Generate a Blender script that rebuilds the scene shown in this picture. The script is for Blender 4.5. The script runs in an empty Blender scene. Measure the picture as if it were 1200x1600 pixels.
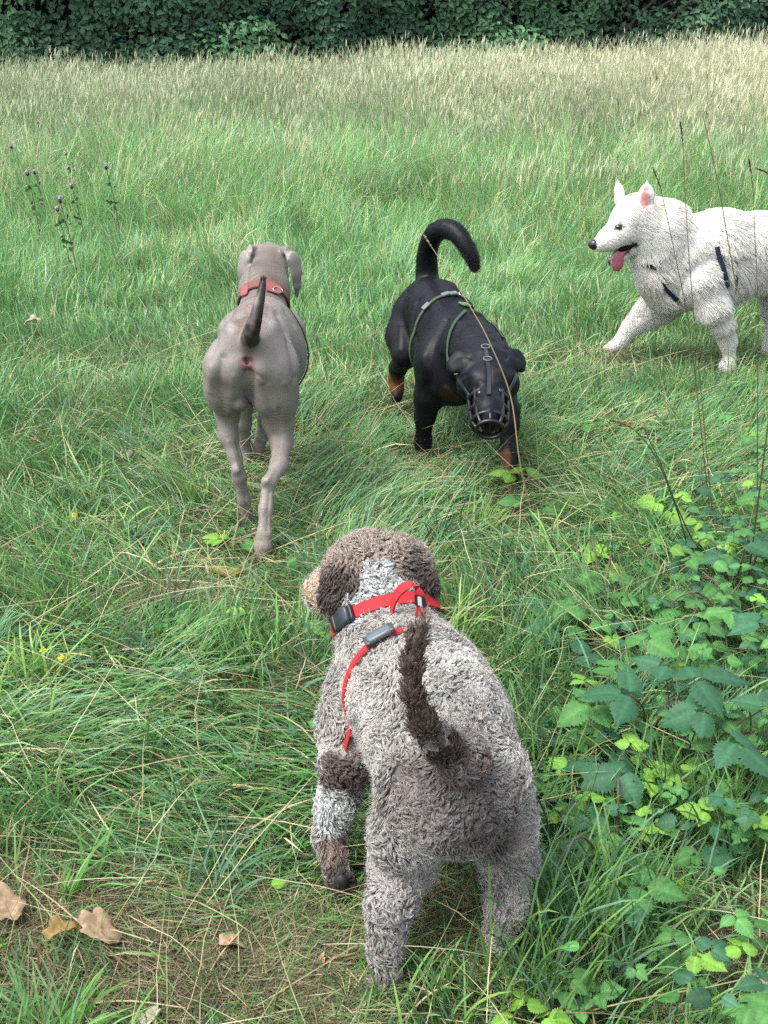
import bpy, math, random
import numpy as np
from mathutils import Vector
from mathutils.bvhtree import BVHTree
from mathutils.kdtree import KDTree

rng = np.random.default_rng(11)
random.seed(5)
R = math.radians
SC = bpy.context.scene

# ------------------------------------------------------------------ camera, world, sun, exposure
S = 1.115                      # metres per layout unit
H = 1.3 * S                    # eye height of the phone
PITCH = R(22.8)
F = 1900.0                     # focal length in pixels of a 1200 x 1600 frame
cam_d = bpy.data.cameras.new('camera')
cam = bpy.data.objects.new('camera', cam_d)
SC.collection.objects.link(cam)
cam.location = (0, 0, H)
cam.rotation_euler = (R(90) - PITCH, 0, 0)
cam_d.sensor_fit = 'VERTICAL'
cam_d.sensor_height = 36.0
cam_d.lens = F / 1600 * 36.0
cam_d.clip_start = 0.05
cam_d.clip_end = 500
SC.camera = cam

SUN_EL, SUN_AZ = R(62), R(-120)          # azimuth measured from +Y towards +X
w = bpy.data.worlds.new("World")
SC.world = w
w.use_nodes = True
wn, wl = w.node_tree.nodes, w.node_tree.links
wn.clear()
wo = wn.new('ShaderNodeOutputWorld')
bg = wn.new('ShaderNodeBackground')
sky = wn.new('ShaderNodeTexSky')
sky.sky_type = 'NISHITA'
sky.sun_disc = False
sky.sun_elevation = SUN_EL
sky.sun_rotation = SUN_AZ
sky.air_density = 1.0
sky.dust_density = 4.0
sky.ozone_density = 1.0
hsv = wn.new('ShaderNodeHueSaturation')
hsv.inputs['Saturation'].default_value = 0.5
wl.new(sky.outputs[0], hsv.inputs['Color'])
wl.new(hsv.outputs[0], bg.inputs[0])
bg.inputs[1].default_value = 0.15
wl.new(bg.outputs[0], wo.inputs[0])

sd = bpy.data.lights.new('sun', 'SUN')
sd.energy = 1.2
sd.angle = R(35)
sd.color = (1.0, 0.97, 0.92)
sun = bpy.data.objects.new('sun', sd)
SC.collection.objects.link(sun)
dsun = Vector((math.sin(SUN_AZ) * math.cos(SUN_EL), math.cos(SUN_AZ) * math.cos(SUN_EL), math.sin(SUN_EL)))
sun.rotation_euler = dsun.to_track_quat('Z', 'Y').to_euler()
sun.location = (0, 0, 8)

SC.view_settings.view_transform = 'Standard'
SC.view_settings.look = 'None'
SC.view_settings.exposure = 1.42
SC.view_settings.gamma = 1.0
SC.render.engine = 'CYCLES'
SC.cycles.use_denoising = False
SC.cycles.denoiser = 'OPENIMAGEDENOISE'
SC.cycles.max_bounces = 8
SC.cycles.diffuse_bounces = 4
SC.cycles.transparent_max_bounces = 8
SC.render.hair_type = 'STRIP' if hasattr(SC.render, 'hair_type') else SC.render.hair_type

# ------------------------------------------------------------------ helpers
cp, sp = math.cos(PITCH), math.sin(PITCH)


def P(px, py, Y):
    """World point on the line of sight of photo pixel (px, py) at distance Y (layout units) ahead."""
    dx, dy = (px - 600) / F, (800 - py) / F
    d = np.array([dx, cp + dy * sp, -sp + dy * cp])
    t = Y * S / d[1]
    return np.array([0, 0, H]) + t * d


def depth(px, py, Y):
    dy = (800 - py) / F
    return Y * S / (cp + dy * sp)


def PR(px, py, Y, r):
    """Point plus a radius that measures r pixels there."""
    return P(px, py, Y), r * depth(px, py, Y) / F


def G(px, py, z=0.0):
    dx, dy = (px - 600) / F, (800 - py) / F
    d = np.array([dx, cp + dy * sp, -sp + dy * cp])
    t = (z - H) / d[2]
    return np.array([0, 0, H]) + t * d


def ray(px, py):
    dx, dy = (px - 600) / F, (800 - py) / F
    return Vector((dx, cp + dy * sp, -sp + dy * cp)).normalized()


_T = np.random.default_rng(3).random((64, 64, 64)).astype(np.float32)


def noise(p, scale=1.0, seed=0.0):
    """Smooth value noise in 0..1 for an (n,3) or (n,2) array."""
    p = np.asarray(p, dtype=np.float64)
    if p.shape[1] == 2:
        p = np.c_[p, np.full(len(p), 0.37)]
    q = p * scale + seed * 7.31 + 100
    i = np.floor(q).astype(int)
    f = q - i
    f = f * f * (3 - 2 * f)
    i0 = i & 63
    i1 = (i + 1) & 63
    r = 0
    for a in (0, 1):
        for b in (0, 1):
            for c in (0, 1):
                wgt = (f[:, 0] if a else 1 - f[:, 0]) * (f[:, 1] if b else 1 - f[:, 1]) * (f[:, 2] if c else 1 - f[:, 2])
                r = r + wgt * _T[(i1 if a else i0)[:, 0], (i1 if b else i0)[:, 1], (i1 if c else i0)[:, 2]]
    return r


def sm(x, a, b):
    t = np.clip((x - a) / (b - a), 0, 1)
    return t * t * (3 - 2 * t)


def tag(o, label=None, cat=None, group=None, kind=None):
    if label:
        o['label'] = label
    if cat:
        o['category'] = cat
    if group:
        o['group'] = group
    if kind:
        o['kind'] = kind
    return o


def empty(name, loc, label, cat, group=None):
    o = bpy.data.objects.new(name, None)
    o.empty_display_size = 0.1
    SC.collection.objects.link(o)
    o.location = [float(v) for v in loc]
    return tag(o, label, cat, group)


def link(o, parent=None):
    SC.collection.objects.link(o)
    if parent is not None:
        o.parent = parent
        base = Vector((0, 0, 0))
        q = parent
        while q is not None:
            base = base + Vector(q.location)
            q = q.parent
        o.location = -base           # data stays in world coordinates
    return o


def mesh(name, V, faces, mat, parent=None, col=None, smooth=True, link_it=True):
    """faces: list of (m,k) int arrays."""
    me = bpy.data.meshes.new(name)
    V = np.asarray(V, dtype=np.float32)
    me.vertices.add(len(V))
    me.vertices.foreach_set('co', V.ravel())
    faces = [np.asarray(f, dtype=np.int32) for f in faces if len(f)]
    loops = np.concatenate([f.ravel() for f in faces])
    tot = np.concatenate([np.full(len(f), f.shape[1], dtype=np.int32) for f in faces])
    start = np.r_[0, np.cumsum(tot)[:-1]].astype(np.int32)
    me.loops.add(len(loops))
    me.loops.foreach_set('vertex_index', loops)
    me.polygons.add(len(tot))
    me.polygons.foreach_set('loop_start', start)
    me.polygons.foreach_set('loop_total', tot)
    me.polygons.foreach_set('use_smooth', np.full(len(tot), smooth, dtype=bool))
    me.update(calc_edges=True)
    if col is not None:
        a = me.attributes.new('col', 'FLOAT_COLOR', 'POINT')
        c = np.ones((len(V), 4), dtype=np.float32)
        c[:, :3] = col
        a.data.foreach_set('color', c.ravel())
    me.materials.append(mat)
    o = bpy.data.objects.new(name, me)
    if link_it:
        link(o, parent)
    return o


class MB:
    def __init__(s):
        s.V, s.F, s.C, s.n = [], [], [], 0

    def add(s, V, faces, col=(1, 1, 1)):
        V = np.asarray(V, dtype=float)
        for f in faces:
            f = np.asarray(f)
            if len(f):
                s.F.append(f + s.n)
        s.V.append(V)
        c = np.asarray(col, dtype=float)
        s.C.append(np.broadcast_to(c, (len(V), 3)))
        s.n += len(V)

    def build(s, name, mat, parent=None, smooth=True):
        return mesh(name, np.vstack(s.V), s.F, mat, parent, np.vstack(s.C), smooth)


def spline(pts, n):
    """Catmull-Rom through pts (k,d), n samples."""
    p = np.asarray(pts, dtype=float)
    if len(p) == 2:
        t = np.linspace(0, 1, n)[:, None]
        return p[0] * (1 - t) + p[1] * t
    q = np.vstack([2 * p[0] - p[1], p, 2 * p[-1] - p[-2]])
    out = []
    for u in np.linspace(0, len(p) - 1 - 1e-9, n):
        i = int(u)
        f = u - i
        a, b, c, d = q[i], q[i + 1], q[i + 2], q[i + 3]
        out.append(0.5 * ((2 * b) + (c - a) * f + (2 * a - 5 * b + 4 * c - d) * f * f + (3 * b - a - 3 * c + d) * f ** 3))
    return np.array(out)


def tube_data(pts, rad, sides=6, closed=False):
    pts = np.asarray(pts, dtype=float)
    n = len(pts)
    rad = np.broadcast_to(np.asarray(rad, dtype=float), (n,))
    tg = np.gradient(pts, axis=0)
    if closed:
        tg = np.roll(pts, -1, 0) - np.roll(pts, 1, 0)
    tg /= np.linalg.norm(tg, axis=1)[:, None] + 1e-12
    up = np.array([0.13, 0.31, 0.94])
    V = []
    for i in range(n):
        a = np.cross(tg[i], up)
        if np.linalg.norm(a) < 1e-3:
            a = np.cross(tg[i], [1, 0, 0])
        a /= np.linalg.norm(a)
        b = np.cross(tg[i], a)
        for k in range(sides):
            t = 2 * math.pi * k / sides
            V.append(pts[i] + rad[i] * (math.cos(t) * a + math.sin(t) * b))
    Fq = []
    for i in range(n if closed else n - 1):
        j = (i + 1) % n
        for k in range(sides):
            k2 = (k + 1) % sides
            Fq.append([i * sides + k, i * sides + k2, j * sides + k2, j * sides + k])
    faces = [np.array(Fq)]
    if not closed:
        faces.append(np.array([[k for k in range(sides)][::-1], [(n - 1) * sides + k for k in range(sides)]]))
    return np.array(V), faces


def mat(name, col=(0.5, 0.5, 0.5), rough=0.6, attr=None, spec=0.3, trans=0.0, nscale=None, namp=0.15, bump=0.0, bscale=200,
        metal=0.0, sheen=0.0, coat=0.0):
    m = bpy.data.materials.new(name)
    m.use_nodes = True
    nt = m.node_tree
    N, L = nt.nodes, nt.links
    b = N['Principled BSDF']
    out = N['Material Output']
    b.inputs['Roughness'].default_value = rough
    b.inputs['Specular IOR Level'].default_value = spec
    b.inputs['Metallic'].default_value = metal
    if sheen:
        b.inputs['Sheen Weight'].default_value = sheen
        b.inputs['Sheen Roughness'].default_value = 0.5
    src = None
    if attr:
        a = N.new('ShaderNodeAttribute')
        a.attribute_name = attr
        src = a.outputs['Color']
    else:
        rgb = N.new('ShaderNodeRGB')
        rgb.outputs[0].default_value = (*col, 1)
        src = rgb.outputs[0]
    tc = N.new('ShaderNodeTexCoord')
    if nscale:
        nz = N.new('ShaderNodeTexNoise')
        nz.inputs['Scale'].default_value = nscale
        nz.inputs['Detail'].default_value = 4
        L.new(tc.outputs['Object'], nz.inputs['Vector'])
        mr = N.new('ShaderNodeMapRange')
        mr.inputs[1].default_value = 0.3
        mr.inputs[2].default_value = 0.7
        mr.inputs[3].default_value = 1 - namp
        mr.inputs[4].default_value = 1 + namp
        L.new(nz.outputs[0], mr.inputs[0])
        mx = N.new('ShaderNodeVectorMath')
        mx.operation = 'SCALE'
        L.new(src, mx.inputs[0])
        L.new(mr.outputs[0], mx.inputs['Scale'])
        src = mx.outputs[0]
    L.new(src, b.inputs['Base Color'])
    if bump:
        nb = N.new('ShaderNodeTexNoise')
        nb.inputs['Scale'].default_value = bscale
        nb.inputs['Detail'].default_value = 3
        L.new(tc.outputs['Object'], nb.inputs['Vector'])
        bp = N.new('ShaderNodeBump')
        bp.inputs['Strength'].default_value = 0.6
        bp.inputs['Distance'].default_value = bump
        L.new(nb.outputs[0], bp.inputs['Height'])
        L.new(bp.outputs[0], b.inputs['Normal'])
    if trans:
        tr = N.new('ShaderNodeBsdfTranslucent')
        L.new(src, tr.inputs['Color'])
        ms = N.new('ShaderNodeMixShader')
        ms.inputs[0].default_value = trans
        L.new(b.outputs[0], ms.inputs[1])
        L.new(tr.outputs[0], ms.inputs[2])
        L.new(ms.outputs[0], out.inputs['Surface'])
    return m


def lin(r, g, b):
    """8-bit display colour to linear."""
    c = np.array([r, g, b]) / 255.0
    return np.where(c <= 0.04045, c / 12.92, ((c + 0.055) / 1.055) ** 2.4)


# ------------------------------------------------------------------ terrain
def terr(x, y):
    p = np.c_[np.atleast_1d(x), np.atleast_1d(y)]
    z = (noise(p, 1.3, 1) - 0.5) * 0.05 + (noise(p, 0.25, 2) - 0.5) * 0.10 * sm(p[:, 1], 5, 9)
    return z * sm(p[:, 1], 0.5, 2.5)


M_ground = mat('soil', attr='col', rough=0.95, spec=0.1, nscale=60, namp=0.45, bump=0.01, bscale=120)
gx = np.sinh(np.linspace(-5, 5, 161)) / np.sinh(5) * 120
gy = np.r_[np.linspace(-6, 8, 200), 8 + (np.linspace(0.02, 1, 90) ** 2) * 140]
GX, GY = np.meshgrid(gx, gy, indexing='ij')
gp = np.c_[GX.ravel(), GY.ravel()]
gz = terr(gp[:, 0], gp[:, 1]) - 0.004
idx = np.arange(len(gp)).reshape(GX.shape)
gf = np.stack([idx[:-1, :-1], idx[1:, :-1], idx[1:, 1:], idx[:-1, 1:]], -1).reshape(-1, 4)
nn = noise(gp, 2.2, 5)[:, None]
gc = np.array([0.075, 0.055, 0.035]) * (1 - nn) + np.array([0.05, 0.065, 0.025]) * nn
tag(mesh('ground', np.c_[gp, gz], [gf], M_ground, col=gc), kind='structure')

# ------------------------------------------------------------------ grass
GREENS = np.array([
    [0.080, 0.195, 0.052], [0.115, 0.260, 0.060], [0.150, 0.310, 0.080], [0.064, 0.160, 0.068],
    [0.175, 0.310, 0.130], [0.120, 0.235, 0.145], [0.195, 0.350, 0.088]])
STRAWS = np.array([[0.42, 0.36, 0.20], [0.34, 0.27, 0.15], [0.50, 0.45, 0.28], [0.26, 0.19, 0.11], [0.38, 0.38, 0.22]])


def blades(mb, root, length, az, a0, a1, width, col, levels=4, tipcol=None, twist=None):
    """Ribbons that start at angle a0 from the vertical and end at a1, leaning towards azimuth az."""
    n = len(root)
    L = levels
    tw = rng.uniform(-0.9, 0.9, n) if twist is None else twist
    pos = root.copy()
    hx, hy = np.cos(az), np.sin(az)
    side0 = np.stack([-hy, hx, np.zeros(n)], 1)
    V = np.zeros((n, 2 * L + 1, 3))
    C = np.zeros((n, 2 * L + 1, 3))
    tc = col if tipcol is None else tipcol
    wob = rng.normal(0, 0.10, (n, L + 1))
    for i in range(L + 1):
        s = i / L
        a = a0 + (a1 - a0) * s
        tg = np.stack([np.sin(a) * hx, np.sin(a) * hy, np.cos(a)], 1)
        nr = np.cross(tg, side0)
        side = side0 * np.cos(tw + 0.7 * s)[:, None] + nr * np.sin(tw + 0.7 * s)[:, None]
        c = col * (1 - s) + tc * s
        if i < L:
            prof = 1.0 if i else 0.7
            prof = prof * (1 - 0.55 * s * s)
            wd = (width * 0.5 * prof)[:, None]
            V[:, 2 * i] = pos - side * wd
            V[:, 2 * i + 1] = pos + side * wd
            C[:, 2 * i] = c
            C[:, 2 * i + 1] = c
            pos = pos + tg * (length / L)[:, None] + side0 * (wob[:, i] * length / L * 0.6)[:, None]
            pos[:, 2] = np.maximum(pos[:, 2], root[:, 2] + 0.004 + 0.01 * (i % 2))
        else:
            V[:, 2 * L] = pos
            C[:, 2 * L] = c
    base = (np.arange(n) * (2 * L + 1))[:, None]
    quads = np.concatenate([base + np.array([[2 * i, 2 * i + 1, 2 * i + 3, 2 * i + 2]]) for i in range(L - 1)], 0) if L > 1 else np.zeros((0, 4), int)
    tris = base + np.array([[2 * L - 2, 2 * L - 1, 2 * L]])
    mb.add(V.reshape(-1, 3), [quads, tris], C.reshape(-1, 3))
    return pos


def scatter(n, y0, y1, power=1.0):
    """Points in the wedge the camera looks over, plus a margin beside it."""
    u = rng.random(n)
    y = y0 + (y1 - y0) * u ** power
    hw = 0.40 * (y * 0.92 + 0.55) + 0.35
    x = rng.uniform(-1, 1, n) * hw
    # thin so that the density is even over y
    keep = rng.random(n) < hw / hw.max() if power == 1.0 else np.ones(n, bool)
    x, y = x[keep], y[keep]
    return np.c_[x, y, terr(x, y)]


def palette(root, straw_p, tone=None):
    n = len(root)
    k = noise(root[:, :2], 1.7, 9) * 0.55 + noise(root[:, :2], 9.0, 4) * 0.25 + rng.random(n) * 0.45 - 0.12
    f = np.clip(k, 0, 0.999) * (len(GREENS) - 1)
    order = np.array([3, 0, 1, 5, 2, 4, 6])
    g = GREENS[order]
    i = f.astype(int)
    fr = (f - i)[:, None]
    c = g[i] * (1 - fr) + g[np.minimum(i + 1, 6)] * fr
    st = STRAWS[rng.integers(0, len(STRAWS), n)]
    g = None
    isst = rng.random(n) < straw_p * 0.6
    c = np.where(isst[:, None], st, c)
    return c * rng.uniform(0.85, 1.45, (n, 1)), isst


# patches that were trodden flat: (x, y, radius, azimuth of the lay, amount)
FLAT = []
for px, py, rr, az, am in ((400, 1230, 0.34, R(200), 0.9), (330, 1400, 0.22, R(195), 0.8), (480, 1420, 0.2, R(215), 0.85),
                           (250, 830, 0.55, R(170), 0.5), (560, 760, 0.6, R(10), 0.4), (900, 800, 0.5, R(190), 0.6),
                           (60, 1120, 0.35, R(-30), 0.7), (980, 1290, 0.3, R(-60), 0.8), (700, 1400, 0.25, R(200), 0.6),
                           (1000, 900, 0.4, R(160), 0.5), (200, 720, 0.5, R(190), 0.35), (1000, 720, 0.5, R(0), 0.35)):
    q = G(px, py)
    FLAT.append((q[0], q[1], rr * S, az, am))
BARE = []
for px, py, rr in ((130, 1520, 0.24), (430, 1550, 0.11), (1130, 1500, 0.16), (330, 1570, 0.14), (30, 1440, 0.15), (240, 960, 0.12), (720, 1440, 0.1)):
    q = G(px, py)
    BARE.append((q[0], q[1], rr * S))


def flatness(root, az):
    am = np.zeros(len(root))
    azo = az.copy()
    for x, y, r, a, m in FLAT:
        d = np.hypot(root[:, 0] - x, root[:, 1] - y) / r
        wgt = m * (1 - sm(d, 0.5, 1.15))
        take = wgt > am
        azo = np.where(take & (rng.random(len(root)) < 0.8), a + rng.normal(0, 0.38, len(root)) + (d - 0.5) * 0.5 + (noise(root[:, :2], 3.0, 17) - 0.5) * 2.2, azo)
        am = np.maximum(am, wgt)
    return am, azo


def bareness(root):
    am = np.zeros(len(root))
    for x, y, r in BARE:
        d = np.hypot(root[:, 0] - x, root[:, 1] - y) / r
        am = np.maximum(am, 1 - sm(d, 0.5, 1.1))
    return am


FEET = np.array([G(x, y)[:2] for x, y in ((600, 1550), (774, 1515), (540, 1425), (410, 885), (385, 830), (402, 715), (384, 725), (661, 725), (799, 775), (620, 640), (955, 552), (1136, 580))])


def trodden(root, ln):
    """Blades are pressed down round the paws."""
    d = np.min(np.hypot(root[:, None, 0] - FEET[None, :, 0], (root[:, None, 1] - FEET[None, :, 1] + 0.10) * 0.6), axis=1)
    return ln * (0.32 + 0.68 * sm(d, 0.07, 0.24))


M_grass = mat('grass_blade', attr='col', rough=0.5, spec=0.35, trans=0.3)
M_straw = mat('dry_straw', attr='col', rough=0.7, spec=0.2, trans=0.12)


def near_grass():
    mb = MB()
    # thatch: short dead pieces lying on the soil
    r = scatter(60000, 1.1, 5.2)
    for x_, y_, rr_ in BARE:
        k_ = 7000
        q_ = np.c_[x_ + rng.normal(0, rr_ * .6, k_), y_ + rng.normal(0, rr_ * .6, k_), np.zeros(k_)]
        q_[:, 2] = terr(q_[:, 0], q_[:, 1])
        r = np.vstack([r, q_])
    n = len(r)
    r[:, 2] += rng.uniform(0, 0.02, n)
    c = STRAWS[rng.integers(0, len(STRAWS), n)] * rng.uniform(0.35, 1.0, (n, 1))
    g = rng.random(n) < 0.55 - 0.4 * bareness(r)
    c *= (1 - 0.35 * bareness(r))[:, None]
    c[g] = GREENS[rng.integers(0, 4, g.sum())] * 0.8
    a = rng.uniform(1.2, 1.55, n)
    blades(mb, r, rng.uniform(0.03, 0.12, n), rng.uniform(0, 2 * math.pi, n), a, a + rng.uniform(-.1, .35, n), rng.uniform(0.0012, 0.003, n), c, 3)
    o = mb.build('dry_thatch', M_straw)
    tag(o, 'matted dry straw and dead blades lying over the soil', kind='stuff')

    mb = MB()
    # upright turf
    r = scatter(178000, 1.12, 4.6)
    cl = noise(r[:, :2], 7, 21)
    bare = bareness(r)
    keep = (rng.random(len(r)) < 0.25 + 1.1 * cl) & (rng.random(len(r)) > bare * 0.68)
    r, cl, bare = r[keep], cl[keep], bare[keep]
    n = len(r)
    az = noise(r[:, :2], 2.2, 31) * 14 + rng.normal(0, 0.9, n)
    fl, az = flatness(r, az)
    col, st = palette(r, 0.07 + 0.2 * fl + 0.25 * bare)
    ln = trodden(r, np.minimum(rng.gamma(4, 1 / 4, n), 2.2) * (0.050 + 0.085 * cl) * (1 - 0.35 * bare))
    a0 = np.clip(rng.normal(0.25, 0.18, n), 0.02, 0.8) + fl * 0.75
    a1 = a0 + np.abs(rng.normal(0.6, 0.45, n)) + fl * 0.5
    wd = rng.uniform(0.0022, 0.0052, n)
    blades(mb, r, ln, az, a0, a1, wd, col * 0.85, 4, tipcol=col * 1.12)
    # long blades combed over the flattened patches
    r = scatter(38000, 1.15, 4.4)
    az = rng.uniform(0, 2 * math.pi, len(r))
    fl, az = flatness(r, az)
    keep = (rng.random(len(r)) < 0.10 + 0.9 * fl * (0.25 + 1.2 * noise(r[:, :2], 6, 19))) & (rng.random(len(r)) > bareness(r) * 0.85)
    r, az, fl = r[keep], az[keep], fl[keep]
    n = len(r)
    r[:, 2] += rng.uniform(0, 0.03, n) * fl
    col, st = palette(r, 0.16 + 0.4 * sm(noise(r[:, :2], 4, 77), 0.4, 0.75))
    a0 = np.clip(rng.normal(1.1, 0.25, n), 0.3, 1.5)
    a1 = a0 + rng.uniform(0.2, 0.9, n)
    blades(mb, r, trodden(r, rng.uniform(0.08, 0.20, n)), az, a0, a1, rng.uniform(0.0026, 0.0055, n), col, 6, tipcol=col * 1.1)
    # straw stems across everything
    r = scatter(4800, 1.2, 5.2)
    n = len(r)
    r[:, 2] += rng.uniform(0.01, 0.07, n)
    c = STRAWS[rng.integers(0, len(STRAWS), n)] * rng.uniform(0.8, 1.25, (n, 1))
    a0 = rng.uniform(1.0, 1.5, n)
    blades(mb, r, rng.uniform(0.12, 0.4, n), rng.uniform(0, 2 * math.pi, n), a0, a0 + rng.uniform(0, 0.4, n), rng.uniform(0.0012, 0.0024, n), c, 5)
    # coarse tussocks: broad blades
    for k in range(230):
        y = rng.uniform(1.25, 4.3)
        x = rng.uniform(-1, 1) * (0.345 * (y * 0.92 + 0.55) + 0.2)
        if abs(x + 0.05) < 0.22 and y < 2.3:
            continue
        m = rng.integers(14, 40)
        rr = np.c_[x + rng.normal(0, 0.025, m), y + rng.normal(0, 0.025, m), np.zeros(m)]
        rr[:, 2] = terr(rr[:, 0], rr[:, 1])
        base = GREENS[rng.integers(0, 7)] * rng.uniform(0.75, 1.2)
        cc = base * rng.uniform(0.8, 1.2, (m, 1))
        if rng.random() < 0.5:
            az = rng.uniform(0, 2 * math.pi, m)
        else:
            az = rng.uniform(0, 6.28) + rng.normal(0, 0.7, m)
        a0 = rng.uniform(0.05, 0.5, m)
        blades(mb, rr, trodden(rr, rng.uniform(0.07, 0.2, m)), az, a0, a0 + rng.uniform(0.3, 1.6, m), rng.uniform(0.003, 0.0062, m), cc, 6, tipcol=cc * 1.15)
    # taller tuft to the right of the nearest dog
    for px, py, m, hgt in ((850, 1480, 120, 0.26), (900, 1540, 90, 0.2), (830, 1560, 60, 0.18), (700, 1590, 60, 0.14), (980, 1500, 60, 0.2), (560, 1600, 50, 0.12), (1060, 1310, 130, 0.22), (1150, 1350, 120, 0.24), (1010, 1440, 90, 0.2), (1170, 1230, 100, 0.22), (930, 1430, 70, 0.22)):
        q = G(px, py)
        rr = np.c_[q[0] + rng.normal(0, 0.05, m), q[1] + rng.normal(0, 0.05, m), np.zeros(m)]
        cc = GREENS[rng.integers(0, 7, m)] * rng.uniform(0.7, 1.15, (m, 1))
        az = rng.uniform(0, 2 * math.pi, m)
        a0 = rng.uniform(0.02, 0.35, m)
        blades(mb, rr, rng.uniform(0.6, 1.15, m) * hgt, az, a0, a0 + rng.uniform(0.2, 1.1, m), rng.uniform(0.003, 0.0055, m), cc, 6, tipcol=cc * 1.1)
    o = mb.build('short_grass', M_grass)
    tag(o, 'short green meadow grass trodden flat in places around the dogs', kind='stuff')


def mid_grass():
    mb = MB()
    r = scatter(270000, 4.4, 9.6)
    n = len(r)
    y = r[:, 1]
    cl = noise(r[:, :2], 3.5, 41)
    az = noise(r[:, :2], 1.5, 33) * 14 + rng.normal(0, 1.0, n)
    hh = 0.075 + 0.06 * sm(y, 5, 7) + 0.28 * sm(y, 7.0, 9.6)
    ln = trodden(r, np.minimum(rng.gamma(6, 1 / 6, n), 1.9) * hh * (0.6 + 0.8 * cl))
    stp = 0.05 + 0.22 * sm(y, 6.0, 9.6) + 0.15 * sm(noise(r[:, :2], 0.9, 55), 0.55, 0.8)
    col, st = palette(r, stp)
    col = col * (1.12 + 0.25 * sm(y, 5, 9))[:, None]
    a0 = np.abs(rng.normal(0.15, 0.32, n))
    a1 = a0 + np.abs(rng.normal(0.6, 0.6, n))
    wd = rng.uniform(0.003, 0.0065, n)
    pale_ = rng.random(n) < 0.17
    col[pale_] = np.array([0.36, 0.46, 0.24]) * rng.uniform(0.8, 1.2, (pale_.sum(), 1))
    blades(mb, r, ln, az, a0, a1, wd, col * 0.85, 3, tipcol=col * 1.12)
    tag(mb.build('mid_meadow_grass', M_grass), 'dense green grass behind the dogs', kind='stuff')


def far_grass():
    mb = MB()
    r = scatter(350000, 8.4, 21.5)
    x, y = r[:, 0], r[:, 1]
    yb = hedge_y(x) - 0.2
    keep = y < yb
    r = r[keep]
    x, y = r[:, 0], r[:, 1]
    n = len(r)
    cl = noise(r[:, :2], 1.3, 61)
    up = sm(y, 8.2, 12.5)
    hh = 0.32 + 0.36 * up + 0.12 * sm(x, -1, 5)
    isstem = rng.random(n) < 0.30 + 0.25 * up
    side = sm(x + (y - 14) * 0.25, -2.5, 3.5)
    stp = np.clip(0.08 + up * (0.18 + 0.62 * side) + (noise(r[:, :2], 0.7, 71) - 0.5) * 0.6, 0.04, 0.92)
    col, st = palette(r, stp / 0.6)
    pale = np.array([0.56, 0.57, 0.38])
    col = np.where((isstem & st)[:, None], pale * rng.uniform(0.7, 1.15, (n, 1)), col)
    col = np.where((isstem & ~st)[:, None], np.array([0.27, 0.42, 0.20]) * rng.uniform(0.7, 1.2, (n, 1)), col)
    col = np.where((~isstem & (~st | (rng.random(n) < 0.6)))[:, None], GREENS[rng.integers(0, 7, n)] * rng.uniform(1.0, 1.5, (n, 1)), col)
    ln = rng.normal(1, 0.13, n) * hh * (0.75 + 0.45 * cl)
    az = noise(r[:, :2], 0.9, 81) * 12 + rng.normal(0, 1.2, n)
    g = ~isstem
    a0 = np.abs(rng.normal(0.1, 0.1, n))
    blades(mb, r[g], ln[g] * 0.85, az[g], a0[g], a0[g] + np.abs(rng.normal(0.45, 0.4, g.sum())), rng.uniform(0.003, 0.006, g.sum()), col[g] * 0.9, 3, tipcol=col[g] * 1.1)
    g = isstem
    m = g.sum()
    tip = blades(mb, r[g], ln[g], az[g], a0[g], a0[g] + 0.15, rng.uniform(0.002, 0.0032, m), col[g], 2, tipcol=col[g])
    # seed heads
    hc = np.where(st[g][:, None], pale * rng.uniform(0.85, 1.25, (m, 1)), np.array([0.38, 0.45, 0.27]) * rng.uniform(0.7, 1.2, (m, 1)))
    br = rng.random(m) < 0.03
    hc[br] = np.array([0.22, 0.15, 0.10])
    for _ in range(2):
        blades(mb, tip - np.array([0, 0, 0.01]), rng.uniform(0.05, 0.12, m), az[g] + rng.normal(0, .4, m), a0[g] + rng.uniform(0.0, 0.25, m), a0[g] + rng.uniform(0.3, 1.1, m), rng.uniform(0.004, 0.009, m), hc, 2, tipcol=hc)
    tag(mb.build('tall_grass', M_grass), 'tall seeding meadow grass turning straw coloured below the hedge', kind='stuff')


def hedge_y(x):
    return 17.2 + 0.32 * x


# ------------------------------------------------------------------ hedge
def leaf_cloud(mb, c, nrm, size, col):
    """Small bent kite-shaped leaves."""
    n = len(c)
    a = np.cross(nrm, rng.normal(0, 1, (n, 3)))
    a /= np.linalg.norm(a, axis=1)[:, None]
    b = np.cross(nrm, a)
    sz = size[:, None]
    V = np.stack([c - a * sz, c - b * sz * 0.62 + nrm * sz * 0.15, c + a * sz + nrm * sz * -0.2, c + b * sz * 0.62 + nrm * sz * 0.15], 1)
    base = (np.arange(n) * 4)[:, None]
    mb.add(V.reshape(-1, 3), [base + np.array([[0, 1, 2]]), base + np.array([[0, 2, 3]])], np.repeat(col, 4, 0))


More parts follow.
